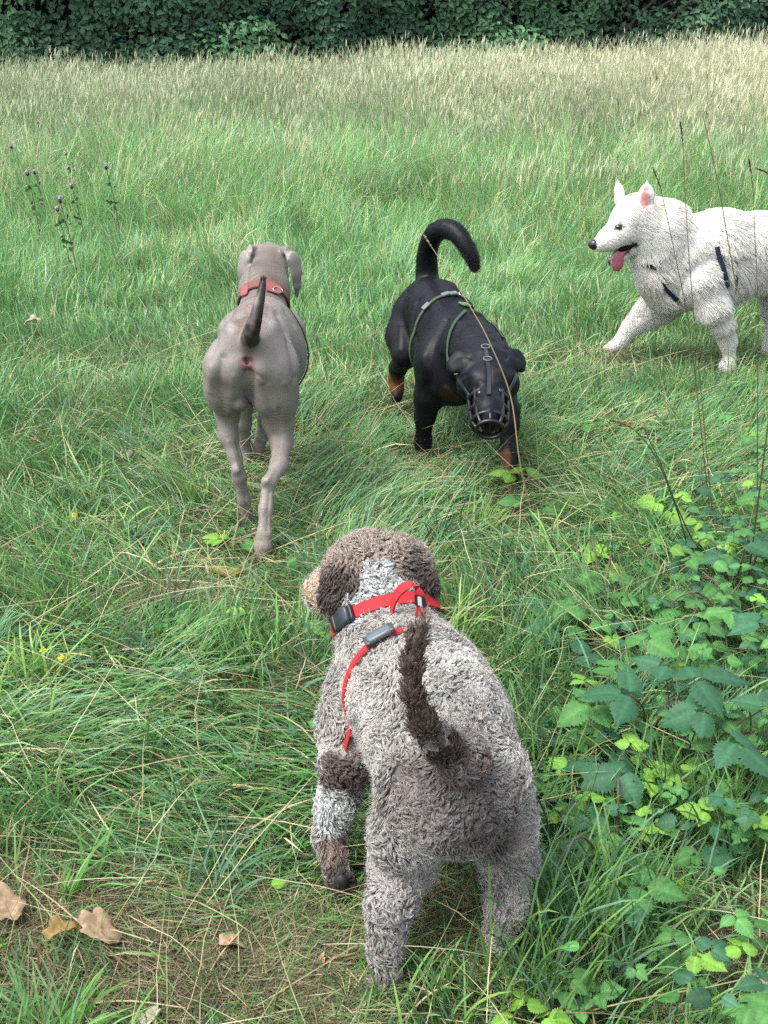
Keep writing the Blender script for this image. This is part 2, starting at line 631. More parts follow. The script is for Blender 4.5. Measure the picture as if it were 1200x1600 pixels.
def hedge():
    e = empty('hedge', (0, 17.2, 0), 'dark green overgrown hedge closing off the far side of the meadow', 'hedge')
    # inner woody mass
    xs = np.linspace(-11, 12, 140)
    zs = np.linspace(-0.1, 4.2, 40)
    X, Z = np.meshgrid(xs, zs, indexing='ij')

    def front(x, z):
        p = np.c_[x, z]
        return hedge_y(x) + 0.9 + 0.35 * np.maximum(z - 2.0, 0) - 0.8 * noise(p, 0.8, 91) - 0.35 * noise(p, 2.3, 92) - 0.25 * np.sin(np.clip(z, 0, 4) * 0.75)
    Y = front(X.ravel(), Z.ravel()) + 0.35
    Zr = Z.ravel() + noise(np.c_[X.ravel(), Z.ravel()], 1.1, 93) * 0.3 * (Z.ravel() > 0.5)
    ii = np.arange(X.size).reshape(X.shape)
    f1 = np.stack([ii[:-1, :-1], ii[1:, :-1], ii[1:, 1:], ii[:-1, 1:]], -1).reshape(-1, 4)
    V1 = np.c_[X.ravel(), Y, Zr]
    V2 = V1.copy()
    V2[:, 1] += 1.8
    n1 = len(V1)
    rim = []
    for i in range(X.shape[0] - 1):
        rim.append([ii[i, -1], ii[i + 1, -1], ii[i + 1, -1] + n1, ii[i, -1] + n1])
    for j in range(X.shape[1] - 1):
        rim.append([ii[0, j], ii[0, j + 1], ii[0, j + 1] + n1, ii[0, j] + n1])
        rim.append([ii[-1, j], ii[-1, j + 1], ii[-1, j + 1] + n1, ii[-1, j] + n1])
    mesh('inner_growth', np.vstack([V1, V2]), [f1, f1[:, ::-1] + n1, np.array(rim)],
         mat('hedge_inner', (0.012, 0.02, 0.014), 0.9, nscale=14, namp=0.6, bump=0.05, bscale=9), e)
    mb = MB()
    n = 95000
    x = rng.uniform(-10, 11, n)
    z = np.abs(rng.normal(0, 1, n)) ** 1.0 * 1.25
    z = np.where(z > 4, rng.uniform(0, 4, n), z)
    d = rng.random(n) ** 1.6
    lump = noise(np.c_[x, z], 2.6, 95)
    y = front(x, z) - 0.25 * lump + d * 0.5
    k = noise(np.c_[x, z], 1.2, 96) * 0.7 + rng.random(n) * 0.35
    keep = rng.random(n) < 0.25 + 1.2 * sm(lump, 0.3, 0.6)
    dark, midg, light = np.array([0.030, 0.070, 0.050]), np.array([0.065, 0.145, 0.080]), np.array([0.13, 0.27, 0.12])
    kk = k[:, None]
    col = np.where(kk < 0.5, dark + (midg - dark) * kk * 2, midg + (light - midg) * (kk - 0.5) * 2)
    nrm = np.stack([rng.normal(0, 0.5, n), -1 + rng.normal(0, 0.4, n), 0.6 + rng.normal(0, 0.5, n)], 1)
    nrm /= np.linalg.norm(nrm, axis=1)[:, None]
    c = np.c_[x, y, z + 0.05]
    leaf_cloud(mb, c[keep], nrm[keep], rng.uniform(0.03, 0.065, keep.sum()), col[keep])
    tag(mb.build('foliage', mat('hedge_leaf', attr='col', rough=0.55, spec=0.3, trans=0.15), e), None)
    # bare stems seen in the gaps
    mb = MB()
    for k in range(60):
        x0 = rng.uniform(-9, 10)
        y0 = hedge_y(x0) + 0.35
        pts = spline([[x0, y0, 0], [x0 + rng.normal(0, .2), y0 + rng.normal(0, .1), 0.9], [x0 + rng.normal(0, .5), y0 - 0.1, 2.0], [x0 + rng.normal(0, .8), y0 + .2, 3.2]], 12)
        V, fc = tube_data(pts, np.linspace(rng.uniform(0.012, 0.035), 0.006, 12), 5)
        mb.add(V, fc, (0.06, 0.05, 0.045))
    mb.build('stems', mat('hedge_stem', attr='col', rough=0.9), e)
    # paler bushes pushing out at the foot of the hedge
    for px, wdt, hgt, lab in ((372, 1.3, 1.35, 'lighter green leafy bush swelling from the hedge foot, left of centre'),
                              (770, 1.6, 1.15, 'lighter green leafy bush swelling from the hedge foot above the black dog'),
                              (980, 1.1, 1.0, 'small mid green bush under the hedge above the white dog'),
                              (60, 1.2, 0.95, 'low dark bush under the hedge at its far left end')):
        xx = (px - 600) / F * 15.8
        for _ in range(3):
            yy = hedge_y(xx)
            xx = (px - 600) / F * (yy * 0.92 + 0.5)
        yy = hedge_y(xx) + 0.15
        b = empty('bush', (xx, yy, 0), lab, 'bush', 'bushes at the foot of the hedge')
        m = 2600
        u = rng.normal(0, 1, (m, 3))
        u /= np.linalg.norm(u, axis=1)[:, None]
        rad = rng.random(m) ** 0.35 * (0.7 + 0.6 * noise(u + 5, 2.5, px))
        c = np.c_[xx + u[:, 0] * rad * wdt * 0.6, yy + u[:, 1] * rad * 0.5, hgt * 0.5 + u[:, 2] * rad * hgt * 0.55]
        c = c[c[:, 2] > 0.03]
        m = len(c)
        nr = u[:m] * 0.4 + np.array([0, -0.7, 0.7]) + rng.normal(0, 0.3, (m, 3))
        nr /= np.linalg.norm(nr, axis=1)[:, None]
        base = np.array([0.11, 0.25, 0.11]) if 'lighter' in lab else np.array([0.045, 0.10, 0.05])
        mb = MB()
        leaf_cloud(mb, c, nr, rng.uniform(0.03, 0.055, m), base * rng.uniform(0.6, 1.35, (m, 1)))
        mb.build('foliage', M_grass, b)
        mb = MB()
        for _ in range(7):
            V, fc = tube_data(spline([[xx + rng.normal(0, .1), yy, 0], [xx + rng.normal(0, .2), yy, hgt * .4], [xx + rng.normal(0, wdt * .3), yy + rng.normal(0, .1), hgt * .9]], 8), np.linspace(.012, .004, 8), 5)
            mb.add(V, fc, (0.07, 0.06, 0.05))
        mb.build('stem', M_straw, b)


# ------------------------------------------------------------------ bodies from blended round cones
def surface_nets(D, org, vox):
    ins = D < 0
    c = [(a, b, d) for a in (0, 1) for b in (0, 1) for d in (0, 1)]
    nx, ny, nz = D.shape
    sl = lambda a, n: slice(a, n - 1 + a)
    cnt = sum(ins[sl(a, nx), sl(b, ny), sl(d, nz)].astype(np.int8) for a, b, d in c)
    act = np.argwhere((cnt > 0) & (cnt < 8))
    vals = {k: D[act[:, 0] + k[0], act[:, 1] + k[1], act[:, 2] + k[2]] for k in c}
    acc = np.zeros((len(act), 3))
    num = np.zeros(len(act))
    for ax in range(3):
        for k in c:
            if k[ax] == 0:
                k2 = list(k)
                k2[ax] = 1
                k2 = tuple(k2)
                v0, v1 = vals[k], vals[k2]
                x = (v0 < 0) != (v1 < 0)
                t = np.where(x, v0 / np.where(x, v0 - v1, 1), 0)
                p = np.tile(np.array(k, float), (len(act), 1))
                p[:, ax] = t
                acc += np.where(x[:, None], p, 0)
                num += x
    V = (act + acc / num[:, None]) * vox + org
    vid = np.full((nx - 1, ny - 1, nz - 1), -1, np.int32)
    vid[act[:, 0], act[:, 1], act[:, 2]] = np.arange(len(act))
    quads = []
    for ax in range(3):
        o1, o2 = [(1, 2), (2, 0), (0, 1)][ax]
        a = np.moveaxis(ins, (ax, o1, o2), (0, 1, 2))
        vd = np.moveaxis(vid, (ax, o1, o2), (0, 1, 2))
        ch = a[:-1] != a[1:]
        e = np.argwhere(ch[:, 1:-1, 1:-1])
        i, j, k = e[:, 0], e[:, 1] + 1, e[:, 2] + 1
        q = np.stack([vd[i, j - 1, k - 1], vd[i, j, k - 1], vd[i, j, k], vd[i, j - 1, k]], 1)
        flip = ~a[i, j, k]
        q[flip] = q[flip][:, ::-1]
        quads.append(q)
    Fq = np.vstack(quads)
    Fq = Fq[(Fq >= 0).all(1)]
    return V, Fq


class Body:
    def __init__(s):
        s.pr = []

    def cone(s, a, b, k=0.03, n=None, q=1.0, cut=False):
        """a, b: (point, radius) pairs; n, q: squash along n by q."""
        s.pr.append((np.asarray(a[0], float), np.asarray(b[0], float), a[1], b[1], k, None if n is None else np.asarray(n, float) / np.linalg.norm(n), q, cut))

    def ball(s, a, k=0.03, n=None, q=1.0, cut=False):
        s.cone(a, (np.asarray(a[0]) + 1e-5, a[1]), k, n, q, cut)

    def chain(s, pts, k=0.03, n=None, q=1.0):
        for a, b in zip(pts[:-1], pts[1:]):
            s.cone(a, b, k, n, q)

    def mesh(s, vox):
        lo = np.min([np.minimum(p[0], p[1]) - max(p[2], p[3]) for p in s.pr if not p[7]], 0) - 0.02
        hi = np.max([np.maximum(p[0], p[1]) + max(p[2], p[3]) for p in s.pr if not p[7]], 0) + 0.02
        n = np.ceil((hi - lo) / vox).astype(int) + 1
        ax = [lo[i] + np.arange(n[i]) * vox for i in range(3)]
        D = np.full(n, 0.5, np.float32)
        for a, b, ra, rb, k, nv, q, cut in s.pr:
            m = max(ra, rb) + k + 0.03
            l = np.maximum(((np.minimum(a, b) - m - lo) / vox).astype(int), 0)
            h = np.minimum(((np.maximum(a, b) + m - lo) / vox).astype(int) + 1, n)
            if (h <= l).any():
                continue
            X = ax[0][l[0]:h[0]][:, None, None]
            Y = ax[1][l[1]:h[1]][None, :, None]
            Z = ax[2][l[2]:h[2]][None, None, :]
            ab = b - a
            L2 = max(ab @ ab, 1e-12)
            t = np.clip(((X - a[0]) * ab[0] + (Y - a[1]) * ab[1] + (Z - a[2]) * ab[2]) / L2, 0, 1)
            vx, vy, vz = X - a[0] - t * ab[0], Y - a[1] - t * ab[1], Z - a[2] - t * ab[2]
            if nv is not None:
                dn = (vx * nv[0] + vy * nv[1] + vz * nv[2]) * (1 / q - 1)
                vx, vy, vz = vx + dn * nv[0], vy + dn * nv[1], vz + dn * nv[2]
            d = (np.sqrt(vx * vx + vy * vy + vz * vz) - (ra + t * (rb - ra))) * min(q, 1.0)
            sub = D[l[0]:h[0], l[1]:h[1], l[2]:h[2]]
            if cut:
                d = -d
                hh = np.maximum(k - np.abs(sub - d), 0) / k
                D[l[0]:h[0], l[1]:h[1], l[2]:h[2]] = np.maximum(sub, d) + hh * hh * k * 0.25
            else:
                hh = np.maximum(k - np.abs(sub - d), 0) / k
                D[l[0]:h[0], l[1]:h[1], l[2]:h[2]] = np.minimum(sub, d) - hh * hh * k * 0.25
        return surface_nets(D, lo, vox)


def vnormals(V, Fq):
    n = np.cross(V[Fq[:, 2]] - V[Fq[:, 0]], V[Fq[:, 3]] - V[Fq[:, 1]])
    N = np.zeros_like(V)
    for k in range(4):
        np.add.at(N, Fq[:, k], n)
    return N / (np.linalg.norm(N, axis=1)[:, None] + 1e-12)


def smooth_mesh(V, Fq, it):
    for _ in range(it):
        A = np.zeros_like(V)
        c = np.zeros(len(V))
        for k in range(4):
            j = Fq[:, (k + 1) % 4]
            np.add.at(A, Fq[:, k], V[j])
            np.add.at(c, Fq[:, k], 1)
        V = V * 0.5 + 0.5 * A / c[:, None]
    return V


def sample(V, Fq, N, n, wfun=None):
    a = np.linalg.norm(np.cross(V[Fq[:, 2]] - V[Fq[:, 0]], V[Fq[:, 3]] - V[Fq[:, 1]]), axis=1)
    if wfun is not None:
        a = a * wfun(V[Fq].mean(1), N[Fq].mean(1))
    cs = np.cumsum(a)
    f = Fq[np.searchsorted(cs, rng.random(n) * cs[-1]).clip(0, len(Fq) - 1)]
    u, v = rng.random((n, 1)), rng.random((n, 1))
    mix = lambda A: (A[f[:, 0]] * (1 - u) + A[f[:, 1]] * u) * (1 - v) + (A[f[:, 3]] * (1 - u) + A[f[:, 2]] * u) * v
    nn_ = mix(N)
    return mix(V), nn_ / np.linalg.norm(nn_, axis=1)[:, None]


def hair(name, pts, r0, r1, col, material, parent):
    n, m, _ = pts.shape
    cu = bpy.data.hair_curves.new(name)
    cu.add_curves([m] * n)
    cu.attributes['position'].data.foreach_set('vector', pts.astype(np.float32).ravel())
    ra = cu.attributes.get('radius') or cu.attributes.new('radius', 'FLOAT', 'POINT')
    prof = np.linspace(r0, r1, m, dtype=np.float32)
    ra.data.foreach_set('value', np.tile(prof, n))
    ca = cu.attributes.new('col', 'FLOAT_COLOR', 'CURVE')
    c = np.ones((n, 4), np.float32)
    c[:, :3] = col
    ca.data.foreach_set('color', c.ravel())
    cu.materials.append(material)
    o = bpy.data.objects.new(name, cu)
    link(o, parent)
    return o


def unit(v):
    return v / (np.linalg.norm(v, axis=-1, keepdims=True) + 1e-12)


def paint(V, base, spots, seed=0, jitter=0.015):
    """spots: (centre, radius, colour, softness)."""
    C = np.tile(np.asarray(base, float), (len(V), 1))
    nz = (noise(V, 60, seed) - 0.5)[:, None] * 2
    for c, r, col, soft in spots:
        d = np.linalg.norm(V - c, axis=1) + nz[:, 0] * jitter
        wgt = (1 - sm(d, r * (1 - soft), r * (1 + soft)))[:, None]
        C = C * (1 - wgt) + np.asarray(col) * wgt
    return C


def bvh(V, Fq):
    return BVHTree.FromPolygons([Vector(v) for v in V], [tuple(int(i) for i in f) for f in Fq])


def hit(tree, px, py):
    loc, nor, i, d = tree.ray_cast(Vector((0, 0, H)), ray(px, py))
    return (np.array(loc), np.array(nor)) if loc is not None else (None, None)


def sculpt(V, Fq, strokes):
    """Raise or sink the skin along lines that follow muscles, bones and folds."""
    tree = bvh(V, Fq)
    N = vnormals(V, Fq)
    D = np.zeros(len(V))
    for pix, r, dep in strokes:
        pts = spline(np.array(pix, float), max(2, len(pix) * 6)) if len(pix) > 1 else np.array(pix, float)
        q = [hit(tree, x, y) for x, y in pts]
        q = [(l, n_) for l, n_ in q if l is not None]
        if not q:
            continue
        L = np.array([a[0] for a in q])
        d = np.full(len(V), 9.0)
        for l in L:
            d = np.minimum(d, np.linalg.norm(V - l, axis=1))
        D += dep * np.exp(-(d / r) ** 2) * (np.sum(N * np.mean([a[1] for a in q], 0), 1) > 0)
    return V + N * D[:, None]


def ribbon_data(C, N, W, width, thick):
    """Closed or open strap: centre line C, outward normals N, width directions W."""
    n = len(C)
    hw = width / 2
    V = np.concatenate([C - W * hw, C - W * hw * 0.9 + N * thick, C + W * hw * 0.9 + N * thick, C + W * hw], 1).reshape(-1, 3)
    return V


def strap(mb, C, N, width, thick, col, closed=False):
    C, N = np.asarray(C), unit(np.asarray(N))
    n = len(C)
    tg = np.roll(C, -1, 0) - np.roll(C, 1, 0) if closed else np.gradient(C, axis=0)
    W = unit(np.cross(unit(tg), N))
    V = ribbon_data(C, N, W, width, thick)
    Fq = []
    for i in range(n if closed else n - 1):
        j = (i + 1) % n
        for k in range(4):
            k2 = (k + 1) % 4
            Fq.append([i * 4 + k, i * 4 + k2, j * 4 + k2, j * 4 + k])
    fc = [np.array(Fq)]
    if not closed:
        fc.append(np.array([[0, 1, 2, 3], [(n - 1) * 4 + 3, (n - 1) * 4 + 2, (n - 1) * 4 + 1, (n - 1) * 4]]))
    mb.add(V, fc, col)


def belt_path(tree, c, nrm, rmax, off, n=72, start=None):
    """Loop round the body: rays fired inwards in the plane (c, nrm)."""
    c = np.asarray(c, float)
    nrm = unit(np.asarray(nrm, float))
    a = unit(np.cross(nrm, [0.0, 0.0, 1.0]))
    b = np.cross(nrm, a)
    pts = []
    for i in range(n):
        t = 2 * math.pi * i / n
        d = a * math.cos(t) + b * math.sin(t)
        loc, nor, _, _ = tree.ray_cast(Vector(c + d * rmax), Vector(-d), rmax)
        pts.append(np.linalg.norm(np.array(loc) - c) if loc is not None else np.nan)
    r = np.array(pts)
    if np.isnan(r).any():
        r[np.isnan(r)] = np.nanmedian(r)
    r = np.minimum(r, np.median(r) * 1.45)
    for _ in range(3):
        r = (np.roll(r, 1) + 2 * r + np.roll(r, -1)) / 4
    t = 2 * np.pi * np.arange(n) / n
    dr = np.cos(t)[:, None] * a + np.sin(t)[:, None] * b
    return c + dr * (r + off)[:, None], dr


def path_on(tree, pix, off, n=24):
    """Centre line over the body through photo pixels."""
    pp = spline(np.array(pix, float), n)
    C, N = [], []
    for x, y in pp:
        l, nn_ = hit(tree, x, y)
        if l is not None:
            C.append(l + nn_ * off)
            N.append(nn_)
    C, N = np.array(C), np.array(N)
    for _ in range(2):
        C[1:-1] = (C[:-2] + 2 * C[1:-1] + C[2:]) / 4
        N[1:-1] = unit(N[:-2] + 2 * N[1:-1] + N[2:])
    return C, N


def box_on(c, nrm, tg, L, W, T, bevel=0.25):
    """A bevelled slab lying on a surface."""
    nrm, tg = unit(np.asarray(nrm)), unit(np.asarray(tg))
    tg = unit(tg - nrm * (tg @ nrm))
    s = np.cross(nrm, tg)
    V = []
    for z, k in ((0, 1.0), (T * (1 - bevel), 1.0), (T, 1 - bevel * min(T / W, 1))):
        for x, y in ((-1, -.7), (-.85, -1), (.85, -1), (1, -.7), (1, .7), (.85, 1), (-.85, 1), (-1, .7)):
            V.append(c + tg * x * L / 2 * k + s * y * W / 2 * k + nrm * z)
    Fq = [[i + k * 8, (i + 1) % 8 + k * 8, (i + 1) % 8 + (k + 1) * 8, i + (k + 1) * 8] for k in (0, 1) for i in range(8)]
    return np.array(V), [np.array(Fq), np.array([list(range(16, 24))]), np.array([list(range(7, -1, -1))])]


def torus_data(c, nrm, R0, r, seg=24, sides=6, squash=1.0, up=None):
    nrm = unit(np.asarray(nrm, float))
    a = unit(np.cross(nrm, [0.1, 0.2, 1.0] if up is None else up))
    b = np.cross(nrm, a)
    t = np.linspace(0, 2 * np.pi, seg, endpoint=False)
    pts = c + np.cos(t)[:, None] * a * R0 + np.sin(t)[:, None] * b * R0 * squash
    return tube_data(pts, r, sides, closed=True)


def ball_data(c, r, seg=12, rings=8, sq=(1, 1, 1)):
    V, Fq = [], []
    for i in range(rings + 1):
        th = math.pi * i / rings
        for j in range(seg):
            ph = 2 * math.pi * j / seg
            V.append([c[0] + r * sq[0] * math.sin(th) * math.cos(ph), c[1] + r * sq[1] * math.sin(th) * math.sin(ph), c[2] + r * sq[2] * math.cos(th)])
    for i in range(rings):
        for j in range(seg):
            j2 = (j + 1) % seg
            Fq.append([i * seg + j, (i + 1) * seg + j, (i + 1) * seg + j2, i * seg + j2])
    return np.array(V), [np.array(Fq)]


def toes(B, c, r, fwd, side, k=0.006):
    """Four toes in front of a paw."""
    fwd, side = unit(np.asarray(fwd, float)), unit(np.asarray(side, float))
    for i, (s, f) in enumerate(((-1.05, .55), (-.38, .95), (.38, .95), (1.05, .55))):
        q = c + side * s * r * 0.62 + fwd * f * r * 0.75
        B.cone((q, r * 0.42), (q + fwd * r * 0.35 - np.array([0, 0, r * 0.2]), r * 0.36), k)

M_curl = mat('curly_coat', attr='col', rough=0.55, spec=0.35)
M_fluff = mat('white_coat', attr='col', rough=0.6, spec=0.25, trans=0.1)
M_skin_curl = mat('coat_base', attr='col', rough=0.95, spec=0.05, bump=0.006, bscale=160)
M_grey = mat('grey_short_coat', attr='col', rough=0.45, spec=0.35, nscale=35, namp=0.07, bump=0.0006, bscale=500)
M_black = mat('black_short_coat', attr='col', rough=0.45, spec=0.2, nscale=60, namp=0.2, bump=0.0009, bscale=420)
M_red = mat('red_webbing', attr='col', rough=0.8, spec=0.2, nscale=900, namp=0.25, bump=0.0008, bscale=1200)
M_plastic = mat('dark_plastic', attr='col', rough=0.35, spec=0.5, nscale=80, namp=0.1)
M_metal = mat('ring_metal', (0.6, 0.6, 0.58), 0.3, metal=1.0)
M_strap = mat('webbing', attr='col', rough=0.8, spec=0.2, nscale=700, namp=0.25, bump=0.0008, bscale=900)
M_wet = mat('wet_skin', attr='col', rough=0.25, spec=0.5, nscale=90, namp=0.15)


def fur_len_near(paths, L):
    """Shorter fur under straps."""
    pts = np.vstack(paths)
    kd = KDTree(len(pts))
    for i, p in enumerate(pts):
        kd.insert(Vector(p), i)
    kd.balance()

    def f(p, rad=0.016):
        d = np.array([kd.find(Vector(q))[2] for q in p])
        return L * (0.12 + 0.88 * sm(d, rad * 0.7, rad * 1.4))
    return f


# ================================================================== curly dog
def curly_dog():
    q = G(690, 1500)
    dog = empty('dog', (q[0], q[1], 0), 'curly grey-brown dog in a red harness, seen from behind with its tail up', 'dog')
    B = Body()
    T = lambda x, y, Y, r: PR(x, y, Y, r)
    # trunk
    B.chain([T(712, 1222, 1.41, 93), T(682, 1140, 1.50, 98), T(652, 1085, 1.60, 94), T(622, 1035, 1.70, 80)], 0.05)
    B.chain([T(622, 1035, 1.70, 82), T(600, 985, 1.76, 60), T(588, 930, 1.80, 62)], 0.04)
    B.chain([T(655, 1180, 1.62, 84), T(640, 1130, 1.70, 80)], 0.05)            # brisket
    # head
    B.ball(T(588, 905, 1.82, 66), 0.03)
    B.ball(T(562, 895, 1.84, 50), 0.03)
    B.ball(T(620, 893, 1.86, 50), 0.03)
    B.chain([T(545, 912, 1.90, 42), T(512, 924, 1.97, 25), T(504, 928, 2.0, 20)], 0.03)   # muzzle turned to the left
    lat = np.array([1.0, 0.2, 0])
    B.chain([T(528, 890, 1.80, 22), T(520, 930, 1.79, 24), T(528, 955, 1.79, 14)], 0.012, lat, 0.6)     # ears
    B.chain([T(655, 885, 1.83, 20), T(664, 920, 1.80, 22), T(668, 945, 1.79, 13)], 0.012, lat, 0.6)
    # hind legs
    B.chain([T(642, 1215, 1.40, 44), T(636, 1300, 1.40, 45), T(632, 1345, 1.42, 41)], 0.035)
    B.chain([T(630, 1345, 1.42, 42), T(609, 1415, 1.355, 27), T(603, 1478, 1.335, 15), T(600, 1528, 1.325, 14)], 0.02)
    B.chain([T(600, 1536, 1.325, 18), T(600, 1548, 1.36, 17)], 0.015)
    B.chain([T(776, 1215, 1.42, 42), T(784, 1290, 1.42, 41), T(791, 1345, 1.45, 36)], 0.035)
    B.chain([T(797, 1345, 1.45, 36), T(792, 1412, 1.40, 23), T(779, 1462, 1.385, 13), T(774, 1500, 1.385, 12)], 0.02)
    B.chain([T(774, 1504, 1.385, 15), T(774, 1506, 1.43, 15)], 0.015)
    B.ball(T(712, 1262, 1.36, 58), 0.05)
    # front legs
    B.chain([T(560, 1075, 1.68, 46), T(543, 1130, 1.64, 36), T(540, 1200, 1.585, 29), T(528, 1250, 1.575, 21), T(514, 1305, 1.565, 16)], 0.025)
    B.chain([T(514, 1305, 1.565, 16), T(520, 1345, 1.535, 13), T(531, 1380, 1.515, 16), T(541, 1412, 1.505, 13)], 0.015)
    B.chain([T(700, 1090, 1.69, 46), T(712, 1200, 1.66, 34), T(712, 1250, 1.68, 24), T(708, 1325, 1.675, 20)], 0.025)
    B.ball(T(708, 1330, 1.68, 23), 0.02)
    B.ball(T(700, 1305, 1.375, 13), 0.012)
    B.ball(T(722, 1310, 1.375, 13), 0.012)
    # tail stump
    tail = [T(722, 1185, 1.345, 34), T(690, 1165, 1.315, 19), T(662, 1130, 1.29, 13), T(645, 1085, 1.285, 9), T(643, 1040, 1.29, 8), T(652, 1000, 1.30, 7), T(664, 968, 1.31, 5)]
    B.chain(tail, 0.02)
    V, Fq = B.mesh(0.0055)
    V = smooth_mesh(V, Fq, 2)
    N = vnormals(V, Fq)
    tree = bvh(V, Fq)
    # coat pattern
    GRB, DRK, LGT = [0.375, 0.36, 0.335], [0.075, 0.06, 0.052], [0.50, 0.45, 0.40]
    WHT, LEGC = [0.52, 0.55, 0.53], [0.30, 0.285, 0.27]

    def spots_():
        def a(x, y, Y, r, c, s=0.3):
            l, _ = hit(tree, x, y)
            return (P(x, y, Y) if l is None else l, r, np.array(c), s)
        L = [a(545, 905, 1.78, 0.085, [0.11, 0.093, 0.080], .4), a(640, 900, 1.80, 0.08, [0.10, 0.085, 0.073], .4),
             a(590, 850, 1.86, 0.075, [0.30, 0.25, 0.215], .4), a(540, 858, 1.86, 0.05, [0.30, 0.25, 0.215], .4), a(640, 858, 1.86, 0.05, [0.28, 0.235, 0.20], .4),
             a(525, 935, 1.78, 0.05, DRK, .35), a(665, 925, 1.79, 0.055, DRK, .35),
             a(592, 895, 1.715, 0.022, WHT, .2), a(598, 912, 1.71, 0.034, WHT, .2), a(603, 930, 1.71, 0.040, WHT, .2), a(572, 945, 1.71, 0.034, WHT, .2), a(556, 958, 1.71, 0.026, WHT, .25), a(630, 932, 1.71, 0.032, WHT, .25),
             a(500, 925, 2.0, 0.07, [0.50, 0.39, 0.29], .15),
             a(541, 1215, 1.57, 0.045, [0.10, 0.08, 0.07], .35),
             a(522, 1272, 1.565, 0.042, WHT, .25),
             a(520, 1335, 1.53, 0.028, [0.20, 0.15, 0.12], .4), a(540, 1385, 1.51, 0.04, [0.07, 0.06, 0.055], .3),
             a(600, 1370, 1.34, 0.05, [0.33, 0.31, 0.295], .5), a(602, 1470, 1.33, 0.07, LEGC, .5),
             a(800, 1420, 1.38, 0.06, [0.33, 0.31, 0.295], .5),
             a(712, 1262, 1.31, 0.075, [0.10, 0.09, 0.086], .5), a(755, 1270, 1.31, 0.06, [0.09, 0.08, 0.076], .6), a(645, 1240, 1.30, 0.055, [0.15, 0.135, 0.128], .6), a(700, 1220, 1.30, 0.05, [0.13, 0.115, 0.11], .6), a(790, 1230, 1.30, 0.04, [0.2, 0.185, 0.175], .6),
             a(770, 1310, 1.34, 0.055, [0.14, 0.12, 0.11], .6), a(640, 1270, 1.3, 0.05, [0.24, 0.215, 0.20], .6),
             a(600, 1545, 1.32, 0.028, [0.20, 0.17, 0.15], .4), a(774, 1505, 1.4, 0.03, [0.2, 0.17, 0.15], .4)]
        for (p, r) in tail[1:]:
            L.append((p, 0.038, np.array([0.10, 0.078, 0.062]), .25))
        L.append((tail[-1][0], 0.03, np.array([0.17, 0.125, 0.095]), .3))
        L.append((tail[0][0], 0.035, np.array([0.16, 0.12, 0.10]), .5))
        return L
    sp_ = spots_()

    def pattern(X):
        c = paint(X, GRB, sp_, 3, 0.017)
        k = noise(X, 14, 8)[:, None]
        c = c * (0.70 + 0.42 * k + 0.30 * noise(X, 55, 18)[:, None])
        return c
    C = pattern(V)
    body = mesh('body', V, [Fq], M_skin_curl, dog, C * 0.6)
    # straps first, so the coat can part under them
    paths = []
    neckc = P(594, 962, 1.755)
    collar_n = P(588, 930, 1.80) - P(612, 1010, 1.735)
    Cc, Nc = belt_path(tree, neckc, collar_n, 0.14, 0.012)
    paths.append(Cc)
    Gc, Gn = belt_path(tree, P(640, 1075, 1.61), P(622, 1035, 1.70) - P(668, 1115, 1.53), 0.22, 0.0, 90)
    left = sm(-Gc[:, 0], -P(640, 1000, 1.6)[0], -P(600, 1000, 1.6)[0])
    Gc = Gc + Gn * (0.001 + 0.009 * left)[:, None]
    paths.append(Gc[left > 0.5])
    lf = fur_len_near(paths, 1.0)
    har = mesh('harness', *_strap_mesh([(Cc, Nc, 0.024, 0.003, (0.44, 0.028, 0.035), True), (Gc, Gn, 0.017, 0.003, (0.40, 0.024, 0.03), True)]), M_red, dog, col=_LASTCOL[0], smooth=False)
    # handle loop
    hp = [(612, 960), (617, 936), (630, 919), (646, 916), (657, 930), (658, 958), (654, 990)]
    hY = [1.69, 1.675, 1.665, 1.66, 1.655, 1.66, 1.675]
    hc = spline([P(x, y, Y) for (x, y), Y in zip(hp, hY)], 26)
    mb = MB()
    ctr = P(642, 968, 1.68)
    tg_ = unit(np.gradient(hc, axis=0))
    kk = np.linspace(0, 1, len(hc))[:, None] ** 0.8
    Wd = unit(np.array([0.15, -0.95, -0.1]) * (1 - kk) + np.array([0.95, -0.35, 0.0]) * kk)
    rot = unit(np.cross(Wd, tg_))
    rot = rot * np.sign(np.sum(rot * (hc - ctr), 1))[:, None]
    strap(mb, hc, rot, 0.019, 0.003, (0.46, 0.028, 0.035))
    hd = mb.build('handle', M_red, har, smooth=False)
    mb = MB()
    i = 18
    V2, f2 = box_on(hc[i] + rot[i] * 0.003, rot[i], hc[i + 1] - hc[i - 1], 0.024, 0.021, 0.0015)
    mb.add(V2, f2, (0.02, 0.02, 0.022))
    V2, f2 = box_on(hc[i] + rot[i] * 0.0046, rot[i], hc[i + 1] - hc[i - 1], 0.019, 0.008, 0.0006)
    mb.add(V2, f2, (0.5, 0.5, 0.5))
    mb.build('woven_tag', M_strap, har, smooth=False)

    def on_path(Cx, Nx, px, py):
        t = np.array(ray(px, py))
        w_ = Cx - np.array([0, 0, H])
        d = np.linalg.norm(np.cross(w_, t), axis=1) + (w_ @ t > np.median(w_ @ t)) * 1.0
        i = int(np.argmin(d))
        return i
